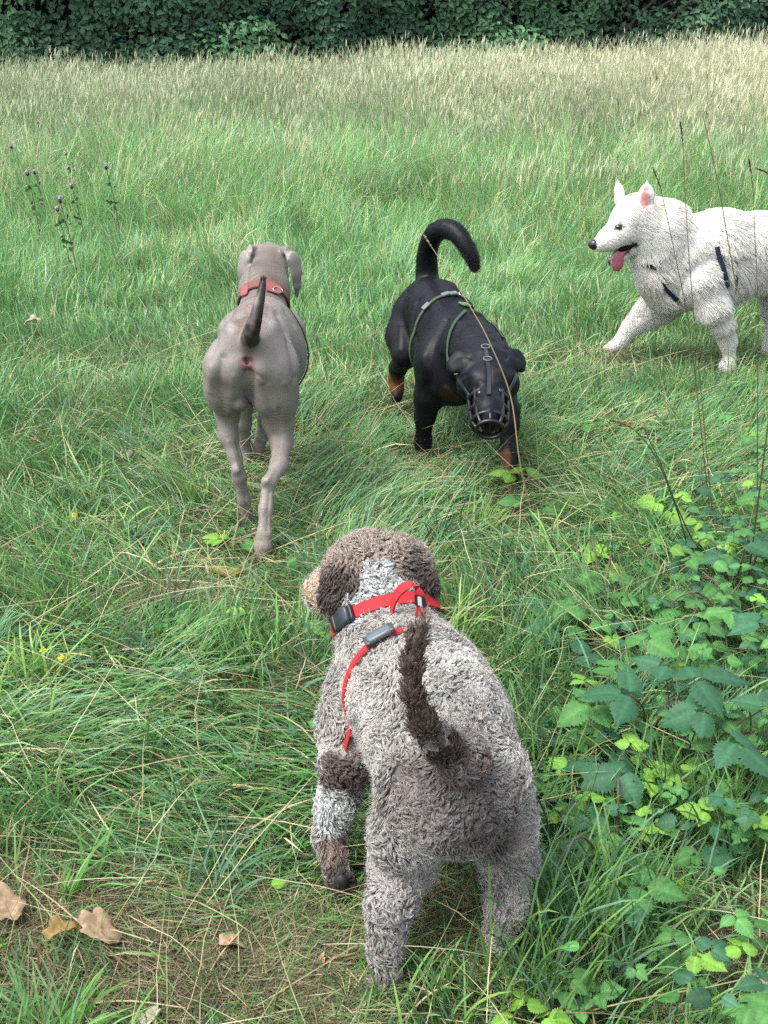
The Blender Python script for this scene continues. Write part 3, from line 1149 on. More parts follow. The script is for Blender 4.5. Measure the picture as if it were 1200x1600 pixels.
    for Cx, Nx, x, y, L_, W_, cc in ((Cc, Nc, 545, 975, 0.048, 0.031, (0.028, 0.035, 0.042)), (Gc, Gn, 600, 1004, 0.044, 0.026, (0.10, 0.12, 0.135))):
        i = on_path(Cx, Nx, x, y)
        mb = MB()
        tg = Cx[(i + 1) % len(Cx)] - Cx[i - 1]
        V2, f2 = box_on(Cx[i] + Nx[i] * 0.002, Nx[i], tg, L_, W_, 0.009)
        mb.add(V2, f2, cc)
        for s in (-1, 1):
            V2, f2 = box_on(Cx[i] + unit(tg) * s * L_ * 0.5 + Nx[i] * 0.0015, Nx[i], tg, 0.012, W_ * 0.96, 0.0065)
            mb.add(V2, f2, np.array(cc) * 0.5)
        mb.build('buckle', M_plastic, har)
    # paw pads on the raised foot
    mb = MB()
    for x, y, r in ((533, 1378, 12), (524, 1399, 7), (535, 1411, 8), (547, 1409, 7), (552, 1394, 6)):
        l, nrm = hit(tree, x, y)
        if l is None:
            l, nrm = hit(tree, 535, 1385)
        rr = r * depth(x, y, 1.5) / F
        V2, f2 = ball_data(l + nrm * 0.003, rr, 14, 10, (1, 0.7, 1.1))
        mb.add(V2, f2, (0.018, 0.017, 0.018))
    mb.build('paw_pads', mat('pad_skin', attr='col', rough=0.55, bump=0.001, bscale=300), dog)
    mb = MB()
    for x, y in ((706, 1316), (722, 1317)):
        l, nrm = hit(tree, x, y)
        if l is not None:
            V2, f2 = ball_data(l - nrm * 0.004, 0.0125, 14, 10)
            mb.add(V2, f2, (0.24, 0.13, 0.10))
    mb.build('scrotum', M_wet, dog)

    # curly coat: locks of several strands wound together
    nl = 34000
    c0, n0 = sample(V, Fq, N, nl)
    face = n0[:, 2] > -2
    tp = np.array([p for p, r in tail[1:]])
    dt = np.min(np.linalg.norm(c0[:, None] - tp[None], axis=2), axis=1)
    istail = dt < 0.034
    pads = P(538, 1398, 1.5)
    keep = ((np.linalg.norm(c0 - pads, axis=1) > 0.028) | (rng.random(nl) < 0.15)) & (np.linalg.norm(c0 - P(714, 1316, 1.36), axis=1) > 0.018)
    c0, n0, istail = c0[keep], n0[keep], istail[keep]
    nl = len(c0)
    ln = lf(c0)
    headc = P(588, 905, 1.82)
    ishead = np.linalg.norm(c0 - headc, axis=1) < 0.105
    m = 11
    seg = 13
    # lie of the coat
    down = np.array([0.0, -0.5, -0.8])
    rnd = np.stack([noise(c0, 28, 11), noise(c0, 28, 12), noise(c0, 28, 13)], 1) - 0.5
    lay = unit(down * 0.35 + rnd * 3.2 + rng.normal(0, 0.35, (nl, 3)))
    tup = np.array([0, 0, 1.0])
    lay[istail] = unit(tup + rng.normal(0, 0.3, (istail.sum(), 3)) + np.array([-.5, 0, 0]) * (noise(c0[istail], 20, 4)[:, None] - 0.5))
    lay = unit(lay - n0 * np.sum(lay * n0, 1)[:, None])
    e2 = np.cross(n0, lay)
    paw_ = np.linalg.norm(c0 - P(532, 1385, 1.51), axis=1) < 0.055
    ln = ln * np.where(paw_, 0.5, 1.0)
    hgt = np.where(istail, 0.007, np.where(ishead, 0.010, 0.0085)) * rng.uniform(0.7, 1.2, nl) * (0.7 + 0.6 * noise(c0, 25, 45)) * ln
    lat_ = np.where(istail, 0.014, 0.007) * rng.uniform(0.5, 1.3, nl)
    rh = np.where(istail, 0.0012, np.where(ishead, 0.0030, 0.0036)) * rng.uniform(0.6, 1.5, nl) * (0.45 + 1.15 * noise(c0, 22, 44)) * (0.3 + 0.7 * ln)
    turns = np.where(istail, 0.8, rng.uniform(1.2, 2.1, nl))
    ph0 = rng.uniform(0, 6.28, nl)
    hand = rng.choice([-1, 1], nl)
    pts = np.zeros((nl, m, seg, 3), np.float32)
    off = rng.normal(0, 0.0013, (nl, m, 2))
    dph = rng.normal(0, 0.24, (nl, m))
    dl = rng.uniform(0.8, 1.15, (nl, m))
    for s in range(seg):
        t = s / (seg - 1)
        ang = ph0[:, None] + hand[:, None] * (turns[:, None] * 6.28 * t) + dph
        up_ = (hgt[:, None] * dl) * (t ** 0.75)
        la = lat_[:, None] * dl * t ** 1.2
        r_ = rh[:, None] * min(1, t * 4)
        sh = 1 - 0.6 * t
        p = c0[:, None] + n0[:, None] * (up_ + r_ * 0.7 * np.cos(ang))[..., None] + lay[:, None] * (la + r_ * 0.9 * np.sin(ang) + off[..., 0] * sh)[..., None] \
            + e2[:, None] * (r_ * np.cos(ang + 0.9) + off[..., 1] * sh)[..., None]
        pts[:, :, s] = p
    col = pattern(c0)
    col = np.repeat(col * rng.uniform(0.82, 1.2, (nl, 1)), m, 0) * rng.uniform(0.9, 1.1, (nl * m, 1))
    hair('curly_coat', pts.reshape(-1, seg, 3), 0.00036, 0.00022, col, M_curl, dog)
    # loose frizz
    nf = 22000
    k = rng.integers(0, nl, nf)
    pf = np.zeros((nf, 7, 3))
    a_, b_ = rng.normal(0, 1, (nf, 3)), rng.uniform(0, 6.28, nf)
    dirf = unit(n0[k] * 1.2 + lay[k] * 0.8 + a_ * 0.5)
    sdf = unit(np.cross(dirf, a_))
    for s in range(7):
        t = s / 6
        pf[:, s] = c0[k] + rng.normal(0, 0.0, (nf, 3)) + dirf * (0.019 * t * (0.3 + 0.7 * ln[k]))[:, None] + sdf * (0.0022 * np.sin(b_ + 9 * t) * t)[:, None]
    hair('loose_hair', pf, 0.00022, 0.0001, pattern(c0[k]) * 1.1, M_curl, dog)


_LASTCOL = [None]


def _strap_mesh(specs):
    mb = MB()
    for Cx, Nx, w_, t_, c_, cl in specs:
        strap(mb, Cx, Nx, w_, t_, c_, cl)
    _LASTCOL[0] = np.vstack(mb.C)
    return np.vstack(mb.V), mb.F


# ================================================================== grey dog
def grey_dog():
    q = G(400, 850)
    dog = empty('dog', (q[0], q[1], 0), 'sleek grey short-haired dog walking away in a faded red and black harness', 'dog')
    B = Body()
    T = PR
    X = np.array([1.0, 0, 0])
    # trunk: barrel of the chest, loin, pelvis
    B.chain([T(410, 508, 3.36, 40), T(411, 512, 3.22, 43), T(402, 518, 3.06, 38), T(394, 530, 2.94, 36)], 0.05)
    B.chain([T(412, 560, 3.36, 50), T(415, 558, 3.22, 57), T(406, 555, 3.08, 50), T(397, 566, 2.95, 46)], 0.06)
    B.chain([T(412, 595, 3.4, 34), T(414, 600, 3.25, 38)], 0.05)
    B.chain([T(376, 530, 2.92, 30), T(362, 560, 2.92, 34)], 0.04)
    B.chain([T(412, 530, 2.92, 30), T(428, 562, 2.92, 34)], 0.04)
    B.ball(T(345, 545, 2.99, 16), 0.03)
    B.ball(T(441, 545, 2.99, 16), 0.03)
    # shoulders
    B.ball(T(372, 520, 3.37, 32), 0.05)
    B.ball(T(446, 520, 3.37, 32), 0.05)
    # neck
    B.chain([T(411, 490, 3.42, 36), T(413, 455, 3.50, 36), T(416, 428, 3.58, 34)], 0.04)
    # head
    B.chain([T(419, 412, 3.62, 28), T(420, 406, 3.68, 27)], 0.03)
    B.cone(T(402, 393, 3.62, 9), T(438, 394, 3.62, 9), 0.03)
    B.chain([T(420, 415, 3.72, 24), T(424, 432, 3.92, 15)], 0.03)
    # hanging ears
    eL = np.array([-0.75, -0.62, 0.15])
    eR = np.array([0.75, -0.62, 0.15])
    B.chain([T(399, 390, 3.60, 7), T(390, 391, 3.57, 8), T(382, 405, 3.555, 14), T(379, 424, 3.555, 13), T(377, 442, 3.56, 8)], 0.004, eL, 0.3)
    B.chain([T(441, 391, 3.60, 7), T(450, 392, 3.57, 8), T(459, 406, 3.555, 14), T(463, 425, 3.555, 12), T(465, 445, 3.56, 8), T(464, 460, 3.57, 5)], 0.004, eR, 0.3)
    # left hind leg
    B.chain([T(357, 572, 2.93, 35), T(355, 605, 2.95, 31), T(355, 645, 3.0, 19)], 0.035)
    B.chain([T(355, 645, 3.0, 19), T(357, 682, 2.985, 14.5), T(367, 713, 2.965, 10), T(374, 745, 2.95, 10), T(381, 780, 2.965, 9), T(388, 815, 2.98, 10)], 0.015)
    B.ball(T(390, 824, 3.0, 14), 0.012)
    B.ball(T(369, 735, 2.935, 6), 0.02)
    # right hind leg, pushing off
    B.chain([T(424, 572, 2.93, 36), T(428, 615, 2.94, 31), T(434, 655, 2.97, 25)], 0.035)
    B.chain([T(436, 660, 2.98, 24), T(440, 690, 2.96, 16.5), T(436, 727, 2.89, 12.5), T(422, 752, 2.83, 10.5)], 0.02)
    B.ball(T(415, 752, 2.815, 6), 0.02)
    B.chain([T(420, 756, 2.83, 10.5), T(415, 795, 2.80, 10), T(413, 835, 2.775, 10.5), T(411, 852, 2.765, 13)], 0.015)
    c, r = T(408, 868, 2.76, 14)
    B.chain([T(411, 856, 2.765, 14), (c, r)], 0.012)
    for i, dx in enumerate((-9, -3, 4, 10)):
        B.ball(T(408 + dx, 880 + (2 if i in (1, 2) else -2), 2.765, 5.5), 0.005)
    # thigh muscles and the groove between them
    B.cone(T(340, 578, 2.905, 14), T(346, 625, 2.95, 10), 0.05)
    B.cone(T(444, 584, 2.905, 14), T(446, 630, 2.95, 10), 0.05)
    B.cone(T(370, 572, 2.875, 12), T(364, 630, 2.925, 10), 0.03)
    B.cone(T(406, 578, 2.875, 12), T(414, 630, 2.91, 12), 0.03)
    B.cone(T(390, 585, 2.855, 6), T(391, 640, 2.865, 10), 0.018, cut=True)
    # front legs
    B.chain([T(380, 600, 3.40, 22), T(380, 660, 3.44, 12), T(383, 700, 3.48, 9), T(384, 722, 3.47, 10)], 0.02)
    B.chain([T(430, 605, 3.42, 20), T(416, 650, 3.48, 13), T(410, 680, 3.5, 10), T(402, 702, 3.50, 9), T(400, 712, 3.52, 11)], 0.02)
    B.ball(T(375, 632, 2.905, 12), 0.010)
    # tail
    tq = [T(388, 538, 2.872, 13), T(393, 518, 2.838, 11), T(400, 495, 2.825, 8), T(407, 464, 2.84, 5.5), T(412, 436, 2.86, 3)]
    tsp = spline([np.r_[p, r] for p, r in tq], 15)
    tail = [(t[:3], t[3]) for t in tsp]
    B.chain(tail, 0.012)
    B.ball(T(386, 563, 2.885, 11), 0.02)
    B.cone(T(386, 563, 2.865, 3.5), T(386, 572, 2.87, 2.5), 0.006, cut=True)
    V, Fq = B.mesh(0.0042)
    V = smooth_mesh(V, Fq, 2)
    V = sculpt(V, Fq, [
        ([(434, 490), (447, 520), (458, 560), (462, 590)], 0.016, -0.009), ([(350, 492), (341, 520), (333, 548)], 0.014, -0.006),
        ([(362, 508)], 0.022, 0.007), ([(428, 506)], 0.022, 0.007), ([(401, 470), (398, 500), (394, 525)], 0.010, 0.004),
        ([(380, 480), (376, 505)], 0.012, -0.004), ([(420, 480), (418, 505)], 0.012, -0.004),
        ([(389, 584), (391, 625)], 0.014, -0.010), ([(348, 560), (343, 600), (350, 645)], 0.012, -0.007), ([(330, 575), (328, 610)], 0.014, 0.005),
        ([(366, 588), (364, 618)], 0.014, 0.005), ([(402, 586), (418, 598)], 0.007, -0.004), ([(412, 605), (424, 640), (428, 680)], 0.011, -0.007),
        ([(446, 600), (452, 640), (448, 680)], 0.012, 0.004), ([(437, 640), (436, 680), (430, 715)], 0.008, -0.005),
        ([(426, 735), (417, 752)], 0.006, 0.004), ([(421, 770), (419, 800), (418, 830)], 0.005, -0.004), ([(411, 770), (409, 810), (406, 840)], 0.005, 0.003),
        ([(358, 690), (366, 715), (372, 735)], 0.006, 0.004), ([(370, 690), (376, 715)], 0.006, -0.004), ([(380, 755), (386, 790)], 0.005, -0.003),
        ([(374, 492), (362, 512)], 0.012, -0.005), ([(446, 486), (458, 505)], 0.012, -0.005),
        ([(392, 440), (412, 432), (434, 440)], 0.006, -0.003), ([(395, 428), (413, 420), (434, 428)], 0.005, -0.002),
        ([(392, 410), (388, 425), (385, 445)], 0.006, -0.003), ([(450, 410), (454, 425), (457, 445)], 0.006, -0.003),
        ([(400, 872), (399, 884)], 0.003, -0.003), ([(412, 872), (413, 886)], 0.003, -0.003)])
    GRY = [0.195, 0.176, 0.162]
    a = lambda x, y, Y, r, c, s=0.4: (P(x, y, Y), r, np.array(c), s)
    spots = [a(395, 490, 3.05, 0.05, [0.17, 0.125, 0.10], .8), a(386, 505, 2.98, 0.035, [0.16, 0.115, 0.09], .7), a(400, 470, 3.2, 0.04, [0.2, 0.16, 0.14], .7),
             a(414, 410, 3.55, 0.075, [0.115, 0.092, 0.076], .7), a(414, 450, 3.45, 0.075, [0.12, 0.098, 0.08], .7),
             a(414, 690, 2.93, 0.07, [0.24, 0.205, 0.18], .7), a(413, 800, 2.8, 0.1, [0.23, 0.20, 0.18], .7),
             a(386, 567, 2.865, 0.024, [0.20, 0.115, 0.11], .3), a(383, 561, 2.86, 0.008, [0.07, 0.03, 0.03], .5), a(390, 562, 2.86, 0.007, [0.08, 0.035, 0.035], .5), a(386, 574, 2.86, 0.008, [0.12, 0.055, 0.05], .5),
             a(386, 590, 2.88, 0.02, [0.25, 0.21, 0.175], .8),
             a(374, 636, 2.90, 0.026, [0.10, 0.09, 0.088], .5), a(408, 876, 2.76, 0.014, [0.16, 0.13, 0.12], .4),
             a(385, 820, 2.99, 0.07, [0.17, 0.145, 0.13], .6),
             a(383, 400, 3.57, 0.05, [0.24, 0.215, 0.20], .5), a(461, 400, 3.57, 0.05, [0.24, 0.215, 0.20], .5)]
    for p, r in tail[2:]:
        spots.append((p + np.array([0.004, 0, 0]), r + 0.009, np.array([0.020, 0.016, 0.014]), .25))
    tr0 = bvh(V, Fq)
    for x, y, r, c in ((414, 432, .035, [0.10, 0.08, 0.066]), (414, 412, .04, [0.11, 0.088, 0.072]), (414, 395, .03, [0.13, 0.105, 0.088]), (380, 500, .026, [0.11, 0.078, 0.06]),
                       (376, 514, .016, [0.11, 0.078, 0.06]), (432, 690, .03, [0.25, 0.205, 0.175]), (352, 600, .02, [0.15, 0.135, 0.128])):
        l_, _ = hit(tr0, x, y)
        if l_ is not None:
            spots.append((l_, r, np.array(c), .7))
    C = paint(V, GRY, spots, 5, 0.003)
    C = C * (0.93 + 0.14 * noise(V, 7, 6))[:, None]
    mesh('body', V, [Fq], M_grey, dog, C)
    tree = bvh(V, Fq)
    N = vnormals(V, Fq)
    # harness
    pk, bk = (0.28, 0.085, 0.08), (0.015, 0.016, 0.02)
    mb = MB()
    Cc, Nc = belt_path(tree, P(411, 478, 3.47), P(413, 455, 3.50) - P(411, 500, 3.40), 0.15, 0.003, 72)
    strap(mb, Cc, Nc, 0.034, 0.004, (0.16, 0.075, 0.06), True)
    Cg, Ng = belt_path(tree, P(411, 550, 3.24), (P(412, 560, 3.36) - P(406, 555, 3.08)) * np.array([0.3, 1, 1]), 0.26, 0.003, 90)
    har_b = None
    har = mb.build('harness', M_strap, dog, smooth=False)
    mb = MB()
    strap(mb, Cg, Ng, 0.026, 0.004, bk, True)
    for pix in ([(376, 466), (362, 474), (352, 484)], [(452, 464), (462, 480), (468, 497)]):
        C1, N1 = path_on(tree, pix, 0.005, 12)
        if len(C1) > 3:
            strap(mb, C1, N1, 0.03, 0.004, bk)
    mb.build('black_strap', M_strap, har, smooth=False)
    mb = MB()
    for x, y, L_, W_ in ((426, 452, 0.05, 0.036), (385, 455, 0.03, 0.036)):
        l, nrm = hit(tree, x, y)
        if l is not None:
            V2, f2 = box_on(l + nrm * 0.006, nrm, np.array([1.0, 0, -0.15]), L_, W_, 0.003)
            mb.add(V2, f2, pk)
            mb.build('red_patch', M_red, har, smooth=False)
            mb = MB()
    l, nrm = hit(tree, 431, 456)
    if l is not None:
        V2, f2 = torus_data(l + nrm * 0.012, nrm + np.array([0, 0, 0.2]), 0.017, 0.0017, 28, 6, 0.65)
        mesh('metal_ring', V2, f2, M_metal, har)
    # thin tail fringe
    m = 1200
    k = rng.integers(3, len(tail) - 1, m)
    f = rng.random(m)[:, None]
    tp = np.array([p for p, r in tail])
    tr_ = np.array([r for p, r in tail])
    ctr = tp[k] * (1 - f) + tp[k + 1 - (k == len(tail) - 1)] * f
    u = unit(rng.normal(0, 1, (m, 3)))
    r0 = (tr_[k])[:, None] * 0.85
    seg = 4
    pts = np.zeros((m, seg, 3))
    dr = unit(u + np.array([0.2, 0, 2.2]))
    for s in range(seg):
        pts[:, s] = ctr + u * r0 + dr * 0.009 * s / (seg - 1)
    hair('tail_hair', pts, 0.0004, 0.0002, np.tile([0.05, 0.038, 0.032], (m, 1)), M_curl, dog)
    short_hair(V, Fq, N, dog, C, 60000, 0.006, 'short_hair', M_grey2, 0.15)


M_black2 = mat('black_hair_strands', attr='col', rough=0.6, spec=0.12)
M_grey2 = mat('short_hair_strands', attr='col', rough=0.5, spec=0.3)


def short_hair(V, Fq, N, dog, C, n, ln, name, material, lift=0.35):
    """A sparse, close-lying coat that softens the outline."""
    c0, n0 = sample(V, Fq, N, n)
    kd = KDTree(len(V))
    for i, v in enumerate(V):
        kd.insert(Vector(v), i)
    kd.balance()
    ii = np.array([kd.find(Vector(p))[1] for p in c0])
    lay = unit(np.array([0, -0.4, -1.0]) + rng.normal(0, 0.25, (n, 3)))
    lay = unit(lay - n0 * np.sum(lay * n0, 1)[:, None])
    pts = np.zeros((n, 3, 3))
    L_ = ln * rng.uniform(0.6, 1.2, n)[:, None]
    for s in range(3):
        pts[:, s] = c0 - n0 * 0.0005 + lay * L_ * s / 2 + n0 * L_ * lift * s / 2
    hair(name, pts, 0.0004, 0.00015, C[ii] * rng.uniform(0.85, 1.2, (n, 1)), material, dog)


# ================================================================== black and tan dog
def black_dog():
    q = G(730, 730)
    dog = empty('dog', (q[0], q[1], 0), 'black and tan dog in a basket muzzle coming forward with its tail curled over', 'dog')
    B = Body()
    T = PR
    # trunk from the croup to the shoulders
    B.chain([T(670, 462, 3.95, 30), T(676, 480, 3.85, 38), T(694, 505, 3.72, 44), T(716, 535, 3.58, 50), T(732, 550, 3.48, 50)], 0.05)
    B.chain([T(676, 500, 3.88, 34), T(694, 545, 3.70, 46), T(708, 578, 3.55, 50), T(712, 590, 3.47, 42)], 0.06)
    B.ball(T(650, 470, 3.94, 22), 0.04)
    B.ball(T(698, 465, 3.92, 24), 0.04)
    B.ball(T(757, 545, 3.50, 34), 0.05)
    B.ball(T(684, 560, 3.50, 34), 0.05)
    # hind leg on the photo's left
    B.chain([T(640, 490, 3.93, 28), T(632, 525, 3.90, 27), T(633, 555, 3.83, 21)], 0.035)
    B.chain([T(633, 555, 3.84, 19), T(622, 575, 3.93, 13), T(619, 590, 3.97, 11), T(620, 608, 3.96, 9.5), T(620, 620, 3.94, 9)], 0.02)
    # other hind leg
    B.chain([T(700, 500, 3.95, 28), T(702, 560, 3.98, 22), T(696, 600, 4.02, 13), T(692, 640, 4.02, 9), T(692, 660, 3.98, 10)], 0.03)
    # front leg on the photo's left
    B.chain([T(680, 570, 3.50, 31), T(670, 620, 3.50, 22), T(664, 650, 3.51, 15), T(661, 690, 3.53, 11.5), T(661, 712, 3.53, 11)], 0.025)
    B.ball(T(660, 722, 3.50, 14), 0.015)
    # front leg on the photo's right
    B.chain([T(768, 570, 3.46, 30), T(784, 620, 3.40, 21), T(794, 660, 3.36, 16), T(796, 705, 3.33, 12.5), T(799, 750, 3.28, 11)], 0.025)
    B.ball(T(799, 768, 3.24, 14), 0.015)
    B.ball(T(799, 640, 3.37, 14), 0.02)
    # neck and head
    B.chain([T(738, 545, 3.42, 46), T(750, 560, 3.30, 43), T(758, 572, 3.20, 38)], 0.04)
    B.chain([T(762, 582, 3.17, 41), T(763, 598, 3.12, 37)], 0.03)
    B.ball(T(737, 600, 3.13, 24), 0.03)
    B.ball(T(788, 600, 3.13, 24), 0.03)
    B.ball(T(744, 588, 3.09, 10), 0.02)
    B.ball(T(783, 586, 3.09, 10), 0.02)
    B.chain([T(763, 615, 3.07, 26), T(764, 640, 3.0, 22), T(765, 654, 2.965, 18)], 0.03)
    B.chain([T(763, 640, 3.08, 17), T(764, 664, 3.0, 13)], 0.02)
    B.ball(T(765, 645, 2.955, 9), 0.01)
    # folded ears
    e1 = np.array([0.3, -0.6, 0.8])
    B.chain([T(732, 556, 3.18, 15), T(720, 561, 3.16, 14), T(709, 570, 3.15, 10), T(700, 582, 3.145, 4)], 0.008, np.array([-0.35, -0.75, 0.55]), 0.3)
    B.chain([T(726, 568, 3.13, 12), T(710, 576, 3.135, 7)], 0.008, np.array([-0.35, -0.75, 0.55]), 0.3)
    B.chain([T(792, 554, 3.18, 15), T(803, 558, 3.16, 14), T(811, 567, 3.15, 10), T(816, 579, 3.145, 4)], 0.008, np.array([0.35, -0.75, 0.55]), 0.3)
    B.chain([T(800, 566, 3.13, 11), T(811, 573, 3.135, 7)], 0.008, np.array([0.35, -0.75, 0.55]), 0.3)
    # tail curled over
    tq = [T(668, 452, 3.98, 18), T(667, 420, 3.99, 16), T(668, 393, 3.97, 14.5), T(677, 368, 3.93, 14), T(695, 357, 3.88, 14), T(714, 365, 3.84, 13.5), T(728, 384, 3.81, 11.5), T(737, 402, 3.80, 8.5), T(742, 418, 3.80, 2)]
    tail = [(t[:3], t[3]) for t in spline([np.r_[p, r] for p, r in tq], 20)]
    B.chain(tail, 0.012)
    V, Fq = B.mesh(0.0045)
    V = smooth_mesh(V, Fq, 2)
    V = sculpt(V, Fq, [
        ([(716, 520), (740, 512), (764, 520)], 0.008, -0.004), ([(715, 532), (742, 524), (772, 532)], 0.008, -0.004), ([(722, 508), (742, 503), (758, 508)], 0.007, -0.003),
        ([(698, 500), (682, 530), (672, 565), (672, 600)], 0.018, -0.008), ([(662, 560), (664, 590)], 0.02, 0.006), ([(690, 560), (696, 600)], 0.014, -0.006),
        ([(652, 470), (645, 500), (652, 540)], 0.014, -0.007), ([(628, 510), (626, 545)], 0.016, 0.005), ([(672, 450), (690, 480), (712, 505)], 0.010, 0.004),
        ([(764, 570), (764, 600)], 0.008, -0.004), ([(750, 598)], 0.010, 0.005), ([(781, 596)], 0.010, 0.005), ([(742, 616), (752, 622)], 0.007, -0.004), ([(787, 614), (778, 620)], 0.007, -0.004),
        ([(722, 600), (728, 622), (738, 640)], 0.008, -0.005), ([(700, 584), (716, 590), (728, 586)], 0.006, -0.004),
        ([(662, 650), (660, 690)], 0.006, 0.003), ([(796, 660), (797, 720)], 0.006, 0.003)])
    N = vnormals(V, Fq)
    TAN = [0.12, 0.05, 0.023]
    a = lambda x, y, Y, r, c, s=0.3: (P(x, y, Y), r, np.array(c), s)
    spots = [a(618, 592, 3.96, 0.05, TAN, .4), a(622, 628, 3.93, 0.018, [0.012, 0.012, 0.013], .3),
             a(702, 622, 3.40, 0.035, [0.022, 0.014, 0.010], .6),
             a(786, 715, 3.30, 0.028, TAN, .4), a(788, 740, 3.27, 0.026, TAN, .4), a(800, 762, 3.24, 0.05, TAN, .3),
             a(655, 722, 3.5, 0.035, [0.08, 0.035, 0.018], .4),
             a(755, 606, 3.075, 0.010, [0.035, 0.016, 0.01], .5), a(779, 601, 3.075, 0.010, [0.035, 0.016, 0.01], .5),
             a(742, 640, 3.06, 0.03, [0.09, 0.04, 0.02], .6), a(786, 640, 3.06, 0.03, [0.09, 0.04, 0.02], .6),
             a(694, 640, 4.0, 0.06, [0.10, 0.045, 0.02], .5)]
    C = paint(V, [0.0042, 0.0052, 0.0078], spots, 7, 0.008)
    C = C * (0.8 + 0.4 * noise(V, 20, 6))[:, None]
    mesh('body', V, [Fq], M_black, dog, C)
    tree = bvh(V, Fq)
    # eyes
    mb = MB()
    for x, y in ((748, 614), (783, 611)):
        l, nrm = hit(tree, x, y)
        V2, f2 = ball_data(l - nrm * 0.004, 0.0095, 14, 10)
        mb = MB()
        mb.add(V2, f2, (0.02, 0.01, 0.006))
        mb.build('eye', mat('eye_black', attr='col', rough=0.1, spec=0.8), dog)
    # harness
    GR, DG = (0.055, 0.085, 0.05), (0.13, 0.15, 0.15)
    mb = MB()
    g_n = P(700, 505, 3.72) - P(735, 560, 3.45)
    p1, _ = hit(tree, 722, 470)
    p2, _ = hit(tree, 676, 496)
    p3, _ = hit(tree, 662, 530)
    cen = P(706, 545, 3.62)
    nn_ = np.cross(p1 - p3, p1 - cen)
    cen = P(700, 522, 3.72)
    nn_ = unit(P(732, 550, 3.48) - P(676, 480, 3.85)) + np.array([0.25, 0, -0.1])
    Cg, Ng = belt_path(tree, cen, nn_, 0.3, 0.003, 96)
    strap(mb, Cg, Ng, 0.012, 0.003, GR, True)
    har = mb.build('harness', M_strap, dog, smooth=False)
    mb = MB()
    for pix in ([(727, 487), (712, 505), (703, 528), (701, 556), (704, 584)], [(735, 486), (752, 493), (770, 508), (786, 530)]):
        C1, N1 = path_on(tree, pix, 0.004, 24)
        if len(C1) > 3:
            strap(mb, C1, N1, 0.012, 0.003, (0.04, 0.07, 0.04))
    mb.build('neck_strap', M_strap, har, smooth=False)
    mb = MB()
    l, nrm = hit(tree, 726, 478)
    tgv = P(731, 488, 3.56) - P(720, 466, 3.62)
    V2, f2 = box_on(l + nrm * 0.004, nrm, tgv, 0.045, 0.032, 0.005)
    mb.add(V2, f2, (0.11, 0.17, 0.07))
    mb.build('back_patch', M_strap, har, smooth=False)
    for x, y in ((722, 464),):
        l, nrm = hit(tree, x, y)
        V2, f2 = torus_data(l + nrm * 0.012, nrm * 0.6 + np.array([0, -0.5, 0.4]), 0.018, 0.002, 28, 6, 0.8)
        mesh('metal_ring', V2, f2, M_metal, har)
    mb = MB()
    for x, y, dx, dy in ((708, 468, -14, 8), (699, 473, -10, 8), (680, 490, -12, 14)):
        t_ = np.array(ray(x, y))
        w_ = Cg - np.array([0, 0, H])
        i_ = int(np.argmin(np.linalg.norm(np.cross(w_, t_), axis=1) + (w_ @ t_ > np.median(w_ @ t_)) * 1.0))
        V2, f2 = box_on(Cg[i_] + Ng[i_] * 0.002, Ng[i_], Cg[(i_ + 1) % len(Cg)] - Cg[i_ - 1], 0.03, 0.019, 0.006)
        mb = MB()
        mb.add(V2, f2, DG)
        mb.build('reflective_slider', M_plastic, har, smooth=False)
    # muzzle: rubber basket with its strap
    mz = empty('basket_muzzle', P(764, 640, 3.0), None, None)
    mz.parent = dog
    mz.location = Vector(P(764, 640, 3.0)) - Vector(dog.location)
    c0_ = P(762, 620, 3.075)
    c1_ = P(765, 664, 2.955)
    axis = unit(c1_ - c0_)
    sx = unit(np.cross(axis, [0, 0, 1.0]))
    sy = np.cross(sx, axis)
    if sy[1] > 0:
        sy = -sy
    L_ = np.linalg.norm(c1_ - c0_)
    mb = MB()
    BK = (0.004, 0.005, 0.007)
    rings = [(0.0, 0.056, 0.050), (0.2, 0.057, 0.050), (0.6, 0.054, 0.046), (0.95, 0.050, 0.042), (1.15, 0.038, 0.030)]
    tt = np.linspace(0, 2 * np.pi, 32, endpoint=False)
    for f_, ra, rb in rings:
        pts = c0_ + axis * L_ * f_ + np.cos(tt)[:, None] * sx * ra + np.sin(tt)[:, None] * sy * rb
        V2, f2 = tube_data(pts, 0.0062, 8, closed=True)
        mb.add(V2, f2, BK)
    for ang in (0.15, 0.8, 1.57, 2.34, 2.99, 3.9, 4.71, 5.5):
        pts = spline([c0_ + axis * L_ * f_ + math.cos(ang) * sx * ra + math.sin(ang) * sy * rb for f_, ra, rb in rings], 14)
        V2, f2 = tube_data(pts, 0.0056, 8)
        mb.add(V2, f2, BK)
    for s in (-0.6, 0, 0.6):
        e_ = c0_ + axis * L_ * 1.1
        pts = [e_ + sx * s * 0.03 + sy * 0.026 * math.sqrt(1 - s * s), e_ + axis * 0.004 + sx * s * 0.03, e_ + sx * s * 0.03 - sy * 0.026 * math.sqrt(1 - s * s)]
        V2, f2 = tube_data(spline(pts, 8), 0.0036, 8)
        mb.add(V2, f2, BK)
    mb.build('cage', M_plastic, mz)
    mb = MB()
    C1, N1 = path_on(tree, [(759, 546), (761, 560), (763, 580), (764, 600), (764, 618)], 0.003, 20)
    strap(mb, C1, N1, 0.013, 0.003, (0.012, 0.015, 0.018))
    for pix in ([(735, 618), (722, 600), (712, 582)], [(790, 615), (800, 600), (806, 585)]):
        C1, N1 = path_on(tree, pix, 0.003, 14)
        if len(C1) > 3:
            strap(mb, C1, N1, 0.012, 0.003, (0.012, 0.015, 0.018))
    mb.build('strap', M_plastic, mz, smooth=False)
    mb = MB()
